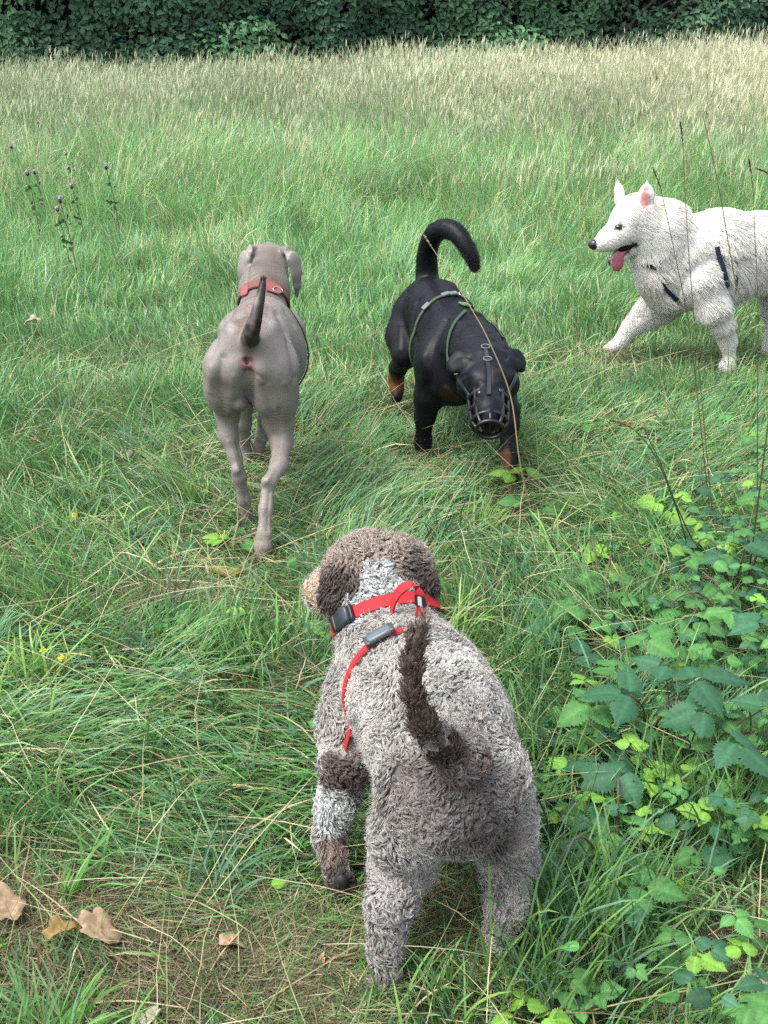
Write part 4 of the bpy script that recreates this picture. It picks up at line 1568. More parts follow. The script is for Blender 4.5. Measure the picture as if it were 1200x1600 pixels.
    for x, y, w_, h_ in ((759, 544, 0.013, 0.008), (762, 563, 0.012, 0.009)):
        l, nrm = hit(tree, x, y)
        V2, f2 = torus_data(l + nrm * 0.007, nrm, w_, 0.0018, 20, 6, 0.75)
        mb = MB()
        mb.add(V2, f2, (0.12, 0.13, 0.14))
        mb.build('buckle', M_plastic, mz)
    # brush on the tail, then a thin coat
    m = 22000
    tp = np.array([p for p, r in tail])
    tr_ = np.array([r for p, r in tail])
    k = rng.integers(0, len(tail) - 1, m)
    f = rng.random(m)[:, None]
    ctr = tp[k] * (1 - f) + tp[k + 1] * f
    u = unit(rng.normal(0, 1, (m, 3)))
    dr = unit(u * 0.9 + unit(tp[k + 1] - tp[k]) * 1.0)
    r0 = (tr_[k] * (1 - f[:, 0]) + tr_[k + 1] * f[:, 0])[:, None] * 0.8
    pts = np.zeros((m, 4, 3))
    for s in range(4):
        pts[:, s] = ctr + u * r0 + dr * 0.02 * s / 3 * rng.uniform(0.6, 1.1, (m, 1)) ** (s > 0)
    hair('tail_hair', pts, 0.0004, 0.00015, np.tile([0.007, 0.006, 0.007], (m, 1)), M_curl, dog)
    short_hair(V, Fq, N, dog, C, 50000, 0.006, 'short_hair', M_black2, 0.15)


# ================================================================== white dog
def white_dog():
    q = G(1120, 545)
    dog = empty('dog', (q[0], q[1], 0), 'fluffy white dog with pricked ears and its tongue hanging out, trotting in from the right', 'dog')
    B = Body()
    T = PR
    Yv = np.array([0, 1.0, 0])
    B.chain([T(1078, 392, 4.52, 50), T(1120, 388, 4.53, 51), T(1180, 388, 4.57, 48), T(1245, 388, 4.62, 46), T(1290, 395, 4.66, 46)], 0.06)
    B.chain([T(1070, 425, 4.52, 48), T(1120, 425, 4.53, 46), T(1180, 412, 4.57, 40)], 0.06)
    B.chain([T(1050, 385, 4.50, 48), T(1028, 360, 4.49, 42), T(1008, 345, 4.48, 34)], 0.06)
    B.chain([T(1030, 420, 4.50, 38), T(1020, 395, 4.49, 34)], 0.06)      # ruff
    B.ball(T(1045, 445, 4.52, 36), 0.05)
    # head
    B.ball(T(993, 336, 4.46, 33), 0.03)
    B.ball(T(1005, 358, 4.46, 28), 0.04)
    B.ball(T(975, 345, 4.44, 21), 0.03)
    B.chain([T(974, 359, 4.44, 27), T(953, 373, 4.42, 18), T(937, 381, 4.41, 12)], 0.02)
    B.chain([T(990, 383, 4.45, 12), T(972, 400, 4.435, 8), T(956, 409, 4.425, 6)], 0.006)
    B.cone(T(990, 384, 4.40, 3), T(955, 397, 4.40, 6), 0.004, cut=True)
    # ears
    B.chain([T(969, 312, 4.55, 10), T(967, 296, 4.56, 6.5), T(965, 280, 4.56, 1.5)], 0.01, np.array([.2, 1, 0]), 0.4)
    B.chain([T(1007, 322, 4.42, 16), T(1010, 303, 4.41, 11), T(1011, 282, 4.41, 2)], 0.012, np.array([.35, 1, 0]), 0.4)
    B.cone(T(1007, 318, 4.375, 8), T(1010, 298, 4.378, 4), 0.006, cut=True)
    # reaching far foreleg
    B.chain([T(1050, 448, 4.58, 34), T(1030, 478, 4.62, 26), T(1005, 497, 4.62, 18), T(984, 513, 4.62, 12), T(972, 530, 4.62, 9), T(962, 540, 4.61, 8)], 0.03)
    B.ball(T(957, 541, 4.60, 9), 0.01)
    for dx, dy in ((-7, 2), (-4, 5), (1, 6), (5, 5)):
        B.ball(T(953 + dx, 540 + dy, 4.59, 3.6), 0.004)
    # near foreleg
    B.chain([T(1095, 435, 4.43, 30), T(1112, 476, 4.41, 19), T(1128, 507, 4.42, 13), T(1137, 532, 4.44, 10), T(1140, 560, 4.44, 9)], 0.04)
    B.ball(T(1136, 572, 4.42, 12), 0.01)
    # hind legs, partly beyond the frame
    B.chain([T(1285, 400, 4.58, 42), T(1262, 450, 4.52, 32), T(1290, 495, 4.52, 15), T(1285, 535, 4.50, 11), T(1278, 548, 4.48, 12)], 0.03)
    B.chain([T(1260, 410, 4.66, 40), T(1222, 450, 4.66, 27), T(1212, 480, 4.66, 17), T(1208, 530, 4.66, 12), T(1203, 545, 4.65, 12)], 0.03)
    B.chain([T(1315, 375, 4.66, 20), T(1345, 345, 4.66, 22), T(1350, 310, 4.66, 20), T(1325, 290, 4.66, 14)], 0.02)
    V, Fq = B.mesh(0.0065)
    V = smooth_mesh(V, Fq, 2)
    N = vnormals(V, Fq)
    tree = bvh(V, Fq)
    a = lambda x, y, Y, r, c, s=0.3: (P(x, y, Y), r, np.array(c), s)
    W0 = [0.62, 0.61, 0.575]
    hs = lambda x, y, r, c, s=.4: (hit(tree, x, y)[0] if hit(tree, x, y)[0] is not None else P(x, y, 4.4), r, np.array(c), s)
    spots = [hs(1007, 316, .019, [0.42, 0.20, 0.18]), hs(1009, 305, .017, [0.45, 0.22, 0.20]), hs(1010, 295, .013, [0.48, 0.27, 0.23]), a(1022, 330, 4.42, 0.022, [0.60, 0.48, 0.32], .6),
             a(966, 292, 4.56, 0.03, [0.62, 0.55, 0.48], .5), a(1060, 470, 4.5, 0.10, [0.60, 0.58, 0.53], .7), a(1020, 440, 4.45, 0.06, [0.60, 0.57, 0.50], .7),  # far ear, then the underbelly's shade put into the coat colour
             hs(990, 350, .02, [0.55, 0.54, 0.52], .8), hs(967, 354, .013, [0.03, 0.026, 0.028], .35), hs(961, 357, .008, [0.04, 0.03, 0.03], .4), hs(975, 353, .007, [0.05, 0.04, 0.04], .4), hs(968, 344, .010, [0.45, 0.44, 0.43], .6),  # dark eye rim; grey spot above it is painted brow shading
             a(975, 388, 4.42, 0.028, [0.05, 0.04, 0.045], .3), a(988, 379, 4.41, 0.014, [0.03, 0.025, 0.03], .3),
             a(950, 410, 4.42, 0.012, [0.03, 0.025, 0.03], .3)]
    C = paint(V, W0, spots, 9, 0.006)
    mesh('body', V, [Fq], mat('white_coat_base', attr='col', rough=0.9, spec=0.1, bump=0.004, bscale=90), dog, C)
    # nose, eye, tongue, teeth
    mb = MB()
    c, r = T(929, 382, 4.405, 8.6)
    V2, f2 = ball_data(c, r, 16, 12, (1.15, 1.0, 0.95))
    mb.add(V2, f2, (0.018, 0.017, 0.02))
    mb.build('nose', M_wet, dog)
    l, nrm = hit(tree, 967, 354)
    V2, f2 = ball_data(l - nrm * 0.0085, 0.0155, 16, 12, (1.25, 0.9, 0.62))
    mb = MB()
    mb.add(V2, f2, (0.012, 0.01, 0.01))
    mb.build('eye', mat('eye_dark', attr='col', rough=0.12, spec=0.8), dog)
    mb = MB()
    tp = spline([P(982, 386, 4.43), P(970, 391, 4.415), P(966, 400, 4.405), P(965, 415, 4.405), P(963, 423, 4.41)], 14)
    wd = np.interp(np.linspace(0, 1, 14), [0, .4, .8, 1], [0.016, 0.024, 0.024, 0.012])
    for i in range(13):
        pass
    Vt, Ft = [], []
    for i in range(14):
        tg = unit(tp[min(i + 1, 13)] - tp[max(i - 1, 0)])
        sd_ = unit(np.array([1.0, 0.15, 0]) - tg * tg[0])
        nv = np.cross(tg, sd_)
        for k in range(10):
            t = 2 * math.pi * k / 10
            cr = -0.3 * math.exp(-(math.cos(t) / 0.35) ** 2) if math.sin(t) > 0 else 0
            Vt.append(tp[i] + sd_ * wd[i] * math.cos(t) + nv * 0.0055 * (math.sin(t) + cr))
    for i in range(13):
        for k in range(10):
            Ft.append([i * 10 + k, i * 10 + (k + 1) % 10, (i + 1) * 10 + (k + 1) % 10, (i + 1) * 10 + k])
    mb.add(Vt, [np.array(Ft), np.array([[130 + k for k in range(10)]])], (0.30, 0.085, 0.115))
    mb.build('tongue', M_wet, dog)
    mb = MB()
    for x, y in ((947, 404), (950, 401), (954, 400), (957, 402)):
        c = P(x, y, 4.405)
        V2, f2 = ball_data(c, 0.0038, 8, 6, (0.8, 0.8, 1.5))
        mb.add(V2, f2, (0.75, 0.72, 0.65))
    mb.build('teeth', M_wet, dog)
    mb = MB()
    mb.add(*tube_data(spline([P(991, 379, 4.42), P(980, 386, 4.415), P(962, 394, 4.415)], 8), [0.006, .012, .014, .014, .013, .012, .010, 0.006], 8), (0.02, 0.014, 0.018))
    mb.build('mouth', mat('mouth_dark', (0.015, 0.01, 0.012), 0.9, spec=0.05), dog)
    # harness
    NV = (0.012, 0.02, 0.04)
    mb = MB()
    Cg, Ng = belt_path(tree, P(1122, 410, 4.53), P(1180, 398, 4.57) - P(1080, 408, 4.52) + np.array([0, 0, 0.03]), 0.3, 0.004, 80)
    strap(mb, Cg, Ng, 0.026, 0.004, NV, True)
    paths = [Cg[(Cg[:, 1] < P(1122, 410, 4.53)[1]) & (Cg[:, 2] < P(1122, 385, 4.5)[2]) & (Cg[:, 2] > P(1122, 452, 4.5)[2])]]
    har = mb.build('harness', M_strap, dog, smooth=False)
    mb = MB()
    for pix in ([(1008, 410), (1016, 415), (1026, 418)], [(1035, 434), (1037, 446), (1046, 456), (1058, 468)]):
        C1, N1 = path_on(tree, pix, 0.005, 12)
        if len(C1) > 3:
            strap(mb, C1, N1, 0.016, 0.004, NV)
            paths.append(C1)
    mb.build('chest_strap', M_strap, har, smooth=False)
    mb = MB()
    C1, N1 = path_on(tree, [(1119, 386), (1122, 405), (1126, 425), (1130, 448)], 0.024, 20)
    strap(mb, C1, N1, 0.020, 0.004, NV)
    paths.append(C1 - N1 * 0.02)
    mb.build('side_strap', M_strap, har, smooth=False)
    # coat
    lf = fur_len_near(paths, 1.0)
    n = 240000
    c0, n0 = sample(V, Fq, N, n)
    hd = P(985, 350, 4.45)
    dh = np.linalg.norm(c0 - hd, axis=1)
    face = sm(c0[:, 0], P(968, 350, 4.45)[0], P(1035, 360, 4.5)[0])
    leg = sm(c0[:, 2], 0.12, 0.36)
    L_ = (0.008 + 0.042 * face * (0.12 + 0.88 * leg)) * rng.uniform(0.7, 1.2, n) * lf(c0, 0.02)
    earp = (np.linalg.norm(c0 - P(1010, 300, 4.40), axis=1) < 0.055) | (np.linalg.norm(c0 - P(966, 292, 4.56), axis=1) < 0.05)
    L_[earp] = 0.0035
    drop = (np.linalg.norm(c0 - P(972, 390, 4.42), axis=1) < 0.045) & (c0[:, 2] < P(985, 380, 4.42)[2]) & (rng.random(n) < 0.85)
    keep = ~drop & (np.linalg.norm(c0 - P(967, 354, 4.42), axis=1) > 0.014)
    c0, n0, L_ = c0[keep], n0[keep], L_[keep]
    n = len(c0)
    rnd = np.stack([noise(c0, 16, 21), noise(c0, 16, 22), noise(c0, 16, 23)], 1) - 0.5
    lay = unit(np.array([0.75, 0, -0.65]) + rnd * 1.5 + rng.normal(0, 0.10, (n, 3)))
    lay = unit(lay - n0 * np.sum(lay * n0, 1)[:, None])
    seg = 6
    pts = np.zeros((n, seg, 3), np.float32)
    nc = 15000
    kd = KDTree(nc)
    for i in range(nc):
        kd.insert(Vector(c0[i]), i)
    kd.balance()
    own = np.array([kd.find(Vector(q_))[1] for q_ in c0])
    pull = (c0[own] - c0)
    lay = unit(lay + 0.9 * lay[own])
    L_ = L_ * rng.uniform(0.85, 1.12, nc)[own]
    for s in range(seg):
        t = s / (seg - 1)
        pts[:, s] = c0 + pull * (0.38 * t ** 1.3) - n0 * 0.001 + n0 * (L_ * 0.42 * t * (1 - 0.25 * t))[:, None] + lay * (L_ * (0.35 * t + 0.65 * t * t))[:, None] + np.array([0, 0, -0.15]) * (L_ * t * t)[:, None]
    col = paint(c0, [0.69, 0.68, 0.64], spots, 9, 0.006) * rng.uniform(0.95, 1.04, (n, 1)) * (0.96 + 0.06 * noise(c0, 9, 3))[:, None]
    hair('fluffy_coat', pts, 0.0010, 0.0004, np.clip(col, 0, 0.95), M_fluff, dog)

#DOGS_END#

# ------------------------------------------------------------------ leaves, sprigs, stalks, flowers
M_leaf = mat('bramble_leaf', attr='col', rough=0.55, spec=0.22, trans=0.2, nscale=120, namp=0.12)
M_stem = mat('plant_stem', attr='col', rough=0.7, spec=0.2)
M_dead = mat('dead_leaf_brown', attr='col', rough=0.8, spec=0.15, trans=0.1, nscale=70, namp=0.3, bump=0.002, bscale=150)
TONE = {'D': np.array([0.040, 0.125, 0.062]), 'M': np.array([0.072, 0.205, 0.055]), 'L': np.array([0.16, 0.34, 0.05])}


def leaflet(mb, base, d, nrm, L, W, col, fold=0.3, droop=0.25):
    d, nrm = unit(d), unit(nrm - unit(d) * (nrm @ unit(d)))
    s = np.cross(d, nrm)
    rows = 22
    us = np.array([-1, -0.66, -0.33, 0, 0.33, 0.66, 1])
    V = np.zeros((rows + 1, 7, 3))
    C = np.zeros((rows + 1, 7, 3))
    wob = rng.normal(0, 0.05, 2)
    for i in range(rows + 1):
        t = i / rows
        hw = W / 2 * 1.08 * max(math.sin(math.pi * t ** 0.66), 0) ** (0.62 + 0.75 * t)
        for j, u in enumerate(us):
            h = hw
            tt = t
            if abs(u) == 1 and 0 < i < rows:
                h = hw * (1 + (0.15 if i % 2 else -0.10))
            a = abs(u)
            ve = 0.050 * math.cos(2 * math.pi * (t * 6.5 - a * 1.1)) * (a * (1.25 - a)) * 2
            z = fold * a * h - droop * L * t * t + ve * L * 0.5 - 0.35 * a * a * h + wob[0] * L * math.sin(3 * t) * u
            V[i, j] = base + d * (tt * L + 0.03 * L * a) + s * u * h + nrm * z
            C[i, j] = col * (1.25 if u == 0 else 1.0 - 0.12 * (ve < 0))
    ii = np.arange((rows + 1) * 7).reshape(rows + 1, 7)
    f = np.stack([ii[:-1, :-1], ii[1:, :-1], ii[1:, 1:], ii[:-1, 1:]], -1).reshape(-1, 4)
    mb.add(V.reshape(-1, 3), [f], C.reshape(-1, 3))


def compound(mb, pos, th, size, col, n=3, tilt=None):
    """Leaf of three or five toothed leaflets; th is the heading of the end leaflet."""
    nrm = unit(np.array([rng.normal(0, .22), -0.28 + rng.normal(0, .2), 1.0]))
    offs = [0, 78, -78, 140, -140][:n] if n > 1 else [0]
    for k, o in enumerate(offs):
        a = th + R(o + rng.normal(0, 8))
        d = np.array([math.cos(a), math.sin(a), rng.normal(-0.05, 0.15)])
        L = size * (1.0 if k == 0 else 0.85) * rng.uniform(0.88, 1.1)
        st = 0.16 if k == 0 else 0.05
        leaflet(mb, pos + d * L * st, d, nrm + rng.normal(0, 0.12, 3), L, L * rng.uniform(0.62, 0.74), col * rng.uniform(0.85, 1.15), rng.uniform(0.1, 0.55), rng.uniform(0.1, 0.4))


SPRIGS = [
    ('bramble', 'bramble with the largest dark blue-green toothed leaves, at the right edge of the picture', (1060, 1235),
     [(1085, 1062, .25, 78, 15, 'D'), (1150, 1160, .22, 80, -50, 'D'), (1100, 1110, .22, 60, 190, 'D'), (1040, 1040, .22, 60, 150, 'D'), (1195, 1105, .25, 55, 70, 'D')]),
    ('bramble', 'bramble shoot with folded mid green leaves, just left of the largest dark leaves', (985, 1190),
     [(985, 1085, .2, 70, 160, 'D'), (930, 1100, .15, 58, 200, 'M'), (1010, 1000, .2, 58, 30, 'M'), (965, 1045, .18, 55, 100, 'M'), (915, 1065, .14, 34, 120, 'L')]),
    ('bramble', 'low bramble sprig of three broad dark leaves over dry grass beside the curly dog', (975, 1290),
     [(975, 1205, .14, 66, 200, 'D'), (930, 1190, .1, 50, 170, 'D'), (985, 1165, .14, 34, 70, 'L')]),
    ('bramble', 'bramble cluster with pale underleaves beside the tall tuft right of the curly dog', (960, 1390),
     [(950, 1335, .1, 62, 200, 'M'), (1000, 1385, .12, 70, -20, 'M'), (915, 1325, .08, 52, 150, 'D'), (985, 1290, .1, 48, 20, 'M'), (960, 1400, .09, 48, 230, 'M')]),
    ('bramble', 'single broad bramble leaf hanging alone in dark grass near the lower right', (1110, 1385),
     [(1108, 1315, .07, 66, -85, 'D')]),
    ('bramble', 'small fresh green sprig in the grass at the bottom, right of the hind paws', (905, 1575),
     [(885, 1548, .05, 36, 170, 'M'), (930, 1552, .05, 38, 10, 'M'), (905, 1575, .05, 28, -80, 'M')]),
    ('bramble', 'bright yellow-green sprig cut by the bottom edge of the picture', (825, 1600),
     [(820, 1570, .06, 46, 80, 'L'), (850, 1590, .05, 42, 10, 'L'), (800, 1592, .04, 34, 190, 'L')]),
    ('bramble', 'bright yellow-green three-leaved sprig touching the black dog\'s leading paw', (818, 765),
     [(820, 735, .07, 34, 85, 'L'), (800, 738, .06, 32, 180, 'L')]),
    ('bramble', 'rounded mid green sprig just below the black dog\'s leading paw', (835, 800),
     [(812, 782, .05, 28, 170, 'M'), (852, 790, .05, 34, 10, 'M'), (835, 800, .04, 22, -90, 'M')]),
    ('bramble', 'pale green sprig in short turf between the black dog and the dark seed stalks', (935, 690),
     [(915, 662, .08, 34, 190, 'M'), (945, 655, .1, 30, 60, 'M')]),
    ('bramble', 'yellow-green sprig leaning over trodden straw below the seed stalks', (1045, 835),
     [(1030, 785, .1, 36, 165, 'L'), (1050, 800, .08, 30, -60, 'L'), (1065, 775, .1, 26, 50, 'L')]),
    ('bramble', 'loose bramble patch with mid green leaves in the straw, right of the curly dog\'s head', (940, 960),
     [(940, 905, .1, 44, 150, 'M'), (970, 935, .1, 40, 30, 'M'), (900, 945, .1, 48, 200, 'M'), (930, 862, .08, 36, -60, 'L'), (1005, 885, .1, 40, 20, 'M')]),
    ('bramble', 'bramble with dark leaves crowding the right edge, level with the curly dog\'s head', (1150, 940),
     [(1165, 850, .15, 58, 30, 'D'), (1130, 870, .12, 50, 200, 'D'), (1190, 895, .15, 44, 0, 'D'), (1120, 915, .12, 44, -60, 'M'), (1180, 780, .2, 40, 60, 'M')]),
    ('bramble', 'bramble at the right edge directly above the largest dark leaves', (1165, 1020),
     [(1190, 975, .2, 60, 120, 'D'), (1145, 955, .15, 50, 180, 'M'), (1090, 935, .12, 44, 160, 'M'), (1100, 990, .1, 48, 90, 'M'), (1060, 965, .1, 40, 200, 'M')]),
    ('bramble', 'bramble sprig close to the right of the curly dog\'s back', (890, 1020),
     [(872, 985, .1, 52, 150, 'D'), (905, 1025, .1, 48, 0, 'D'), (850, 935, .08, 44, 170, 'D')]),
    ('nettle_seedling', 'small broad-leaved seedling in open turf, up and right of the yellow flowers', (255, 990),
     [(245, 950, .06, 34, 110, 'M'), (275, 955, .06, 32, 50, 'M'), (260, 975, .05, 26, 200, 'M')]),
    ('nettle_seedling', 'small pale seedling in turf between the yellow flowers and the curly dog', (360, 995),
     [(345, 975, .06, 28, 130, 'L'), (372, 985, .05, 26, 20, 'M')]),
    ('nettle_seedling', 'group of flat green leaves at the grey dog\'s pushing hind paw', (365, 865),
     [(345, 843, .05, 32, 160, 'L'), (378, 850, .05, 34, 20, 'M'), (430, 835, .04, 34, 0, 'D'), (300, 850, .04, 30, 190, 'D')]),
    ('nettle_seedling', 'clump of small round leaves beside the yellow flowers at the left edge', (30, 1020),
     [(20, 985, .06, 30, 120, 'D'), (45, 1000, .05, 28, 30, 'D'), (10, 1015, .05, 26, 200, 'M')]),
    ('nettle_seedling', 'tiny bright leaf alone in the flattened grass left of the raised forepaw', (422, 1395),
     [(420, 1385, .04, 26, 20, 'L')]),
    ('nettle_seedling', 'pair of small light leaves in thin turf at the lower left', (140, 1350),
     [(133, 1345, .04, 22, 90, 'M'), (160, 1340, .04, 20, 10, 'M'), (100, 1365, .03, 20, 200, 'L')]),
]


def sprigs():
    for kind, lab, (bx, by), leaves in SPRIGS:
        b = G(bx, by)
        e = empty(kind, b, lab, 'plant', 'brambles among the grass' if kind == 'bramble' else 'broad-leaved seedlings in the turf')
        mf, ms = MB(), MB()
        for x, y, z, s, th, tone in leaves:
            p = G(x, y, z * S)
            dd = (p - np.array([0, 0, H])) @ np.array([0, cp, -sp])
            size = s * dd / F
            compound(mf, p, R(th), size, TONE[tone] * rng.uniform(0.9, 1.15), 1 if len(leaves) == 1 else 3)
            mid = (b + p) / 2 + np.array([rng.normal(0, 0.015), rng.normal(0, 0.015), 0.03])
            pts = spline([b + np.array([rng.normal(0, .006), rng.normal(0, .006), 0]), mid, p - np.array([0, 0, 0.002])], 10)
            V, fc = tube_data(pts, np.linspace(0.0022, 0.0011, 10), 6)
            ms.add(V, fc, (0.10, 0.12, 0.05) if tone != 'D' else (0.10, 0.06, 0.05))
        if kind == 'bramble' and len(leaves) > 3:
            for _ in range(2):
                a_ = rng.uniform(0, 6.28)
                far_ = b + np.array([math.cos(a_), math.sin(a_), 0]) * rng.uniform(.15, .28)
                V, fc = tube_data(spline([b, (b + far_) / 2 + np.array([0, 0, rng.uniform(.12, .2)]), far_ + np.array([0, 0, .02])], 16), np.linspace(0.0032, 0.0018, 16), 6)
                ms.add(V, fc, (0.11, 0.075, 0.055))
        mf.build('foliage', M_leaf, e)
        ms.build('stem', M_stem, e)


def undergrowth():
    mb = MB()
    spots = []
    for _ in range(640):
        spots.append((rng.uniform(850, 1230), rng.uniform(800, 1290), 1.0))
    for _ in range(120):
        spots.append((rng.uniform(820, 1230), rng.uniform(640, 880), 0.8))
    for _ in range(90):
        spots.append((rng.uniform(-60, 560), rng.uniform(820, 1180), 0.5))
    for _ in range(70):
        spots.append((rng.uniform(850, 1230), rng.uniform(1280, 1580), 0.8))
    for x, y, k in spots:
        w_ = sm(np.array([x + (y - 900) * 0.25]), 850, 1080)[0] if x > 700 else 0.4
        if rng.random() > 0.25 + 0.75 * w_:
            continue
        z = rng.uniform(0.02, 0.13) * (0.5 + 0.6 * w_) + 0.10 * (rng.random() < 0.4) * sm(np.array([x]), 980, 1150)[0]
        p = G(x, y, z)
        tone = TONE[rng.choice(['D', 'M', 'M', 'M', 'M', 'D', 'L'])] * rng.uniform(0.7, 1.2)
        compound(mb, p, rng.uniform(0, 6.28), rng.uniform(0.018, 0.046) * (0.6 + 0.5 * k), tone, rng.choice([1, 3, 3]))
    tag(mb.build('undergrowth', M_leaf), 'low broad leaves growing up through the grass', kind='stuff')


def dead_leaf(px, py, size, lab, tone, z=0.03, curl=0.5):
    c = G(px, py, z)
    dd = (c - np.array([0, 0, H])) @ np.array([0, cp, -sp])
    r = size * dd / F / 2
    nr, ns = 6, 44
    V, C = [c.copy()], [tone]
    ph = rng.uniform(0, 6.28)
    tl = rng.normal(0, 0.3, 2)
    for i in range(1, nr + 1):
        f = i / nr
        for j in range(ns):
            a = 2 * math.pi * j / ns
            lob = 0.72 + 0.28 * abs(math.cos(2.5 * (a - ph))) ** 0.7 + 0.05 * math.cos(9 * a + ph)
            lob = 1 - (1 - lob) * f
            x, y = math.cos(a) * f * r * lob, math.sin(a) * f * r * lob * 0.8
            zz = curl * r * (0.35 * math.cos(2 * a + ph) * f * f + 0.12 * math.cos(5 * (a - ph)) * f) + tl[0] * x + tl[1] * y - 0.10 * r * math.sin(6 * f)
            V.append(c + np.array([x, y, zz]))
            C.append(np.array(tone) * (1.1 if abs(math.sin(2.5 * (a - ph))) < 0.12 else rng.uniform(0.85, 1.1)))
    V = np.array(V)
    tri = np.array([[0, 1 + j, 1 + (j + 1) % ns] for j in range(ns)])
    q = np.array([[1 + (i - 1) * ns + j, 1 + i * ns + j, 1 + i * ns + (j + 1) % ns, 1 + (i - 1) * ns + (j + 1) % ns] for i in range(1, nr) for j in range(ns)])
    o = mesh('dead_leaf', V, [tri, q], M_dead, None, np.array(C))
    tag(o, lab, 'leaf', 'dead leaves lying in the grass')


def dead_leaves():
    tan, yel, brn, pal, org = (0.31, 0.22, 0.14), (0.22, 0.15, 0.055), (0.17, 0.10, 0.06), (0.32, 0.29, 0.22), (0.36, 0.15, 0.07)
    for a in ((8, 1412, 62, 'broad pale tan dead leaf cut by the left edge of the picture', tan, .07, .3),
              (95, 1450, 56, 'curled yellow-brown dead leaf at lower left, touching a tan one', yel, .075, .9),
              (155, 1450, 66, 'long tan dead leaf at lower left, lying right of the yellow-brown one', tan, .07, .6),
              (362, 1472, 46, 'crumpled tan dead leaf in straw left of the curly dog\'s hind paw', tan, .05, .9),
              (492, 1508, 36, 'tan dead leaf half hidden in grass beside the curly dog\'s hind paw', tan, .03, .6),
              (225, 1592, 56, 'flat dead leaf on bare soil at the bottom left edge', pal, .045, .3),
              (375, 1568, 34, 'small reddish brown dead leaf at the bottom, left of the hind paw', brn, .02, .5),
              (1180, 1538, 50, 'tan dead leaf lying in straw in the lower right corner', tan, .06, .5),
              (222, 335 + 365, 18, 'tiny orange dead leaf in the turf far left of the grey dog', org, .05, .6),
              (190, 711, 34, 'whitish crumpled dead leaf left of the grey dog', pal, .05, .8),
              (466, 668, 16, 'small orange dead leaf just right of the grey dog\'s thigh', org, .06, .5),
              (1186, 612, 32, 'pale crumpled dead leaf near the right edge below the white dog', tan, .08, .7),
              (222, 1335, 16, 'tiny pale leaf fragment in turf at lower left', pal, .04, .4),
              (120, 1500, 30, 'greyish dead leaf in the straw below the tan leaves', pal, .02, .6),
              (255, 1500, 24, 'small brown dead leaf on the bare soil right of the tan leaves', brn, .02, .6),
              (50, 500, 26, 'pale dry tuft-like leaf standing in the green turf at far left', pal, .10, .9)):
        dead_leaf(*a)
    # long curled leaf
    mb = MB()
    pts = spline([G(322, 885, .03), G(345, 893, .05), G(365, 898, .045), G(375, 888, .06)], 12)
    V, fc = tube_data(pts, [.004, .010, .012, .013, .012, .011, .012, .014, .015, .015, .012, .006], 10)
    mb.add(V, fc, (0.16, 0.16, 0.05))
    o = mb.build('curled_leaf', M_dead)
    tag(o, 'rolled olive dead leaf lying below the grey dog\'s hind paws', 'leaf')


def stalk(name, pix, lab, cat, group, col, r=0.0012, head=None, hcol=(0.10, 0.06, 0.04), hw=0.0035):
    """pix: (x, y, Y) from the foot upwards; head: length in metres of the seed head at the top."""
    pts = spline([P(*p) for p in pix], 40)
    foot = pts[0].copy()
    pts = np.vstack([[foot[0], foot[1], min(foot[2], 0) - 0.01], pts]) if foot[2] > 0.01 else pts
    e = empty(name, (pts[0][0], pts[0][1], 0), lab, cat, group)
    V, fc = tube_data(pts, np.linspace(r * 1.3, r * 0.5, len(pts)), 6)
    mb = MB()
    mb.add(V, fc, col)
    mb.build('stem', M_stem, e)
    if head:
        L = 0
        seq = [pts[-1]]
        for i in range(len(pts) - 1, 0, -1):
            L += np.linalg.norm(pts[i] - pts[i - 1])
            seq.append(pts[i - 1])
            if L > head:
                break
        m = int(head * 2600)
        seq = np.array(seq)
        u = rng.random(m) * (len(seq) - 1)
        i = u.astype(int)
        f = (u - i)[:, None]
        c = seq[i] * (1 - f) + seq[np.minimum(i + 1, len(seq) - 1)] * f
        wprof = np.sin(np.clip(u / (len(seq) - 1), 0.02, 1) ** 0.7 * math.pi) * 0.8 + 0.2
        nr = unit(rng.normal(0, 1, (m, 3)))
        c = c + nr * (hw * wprof * rng.uniform(0.2, 1, m))[:, None]
        mb = MB()
        leaf_cloud(mb, c, nr, np.full(m, 0.0022), np.array(hcol) * rng.uniform(0.5, 1.5, (m, 1)))
        mb.build('seed_head', M_straw, e)
    return e


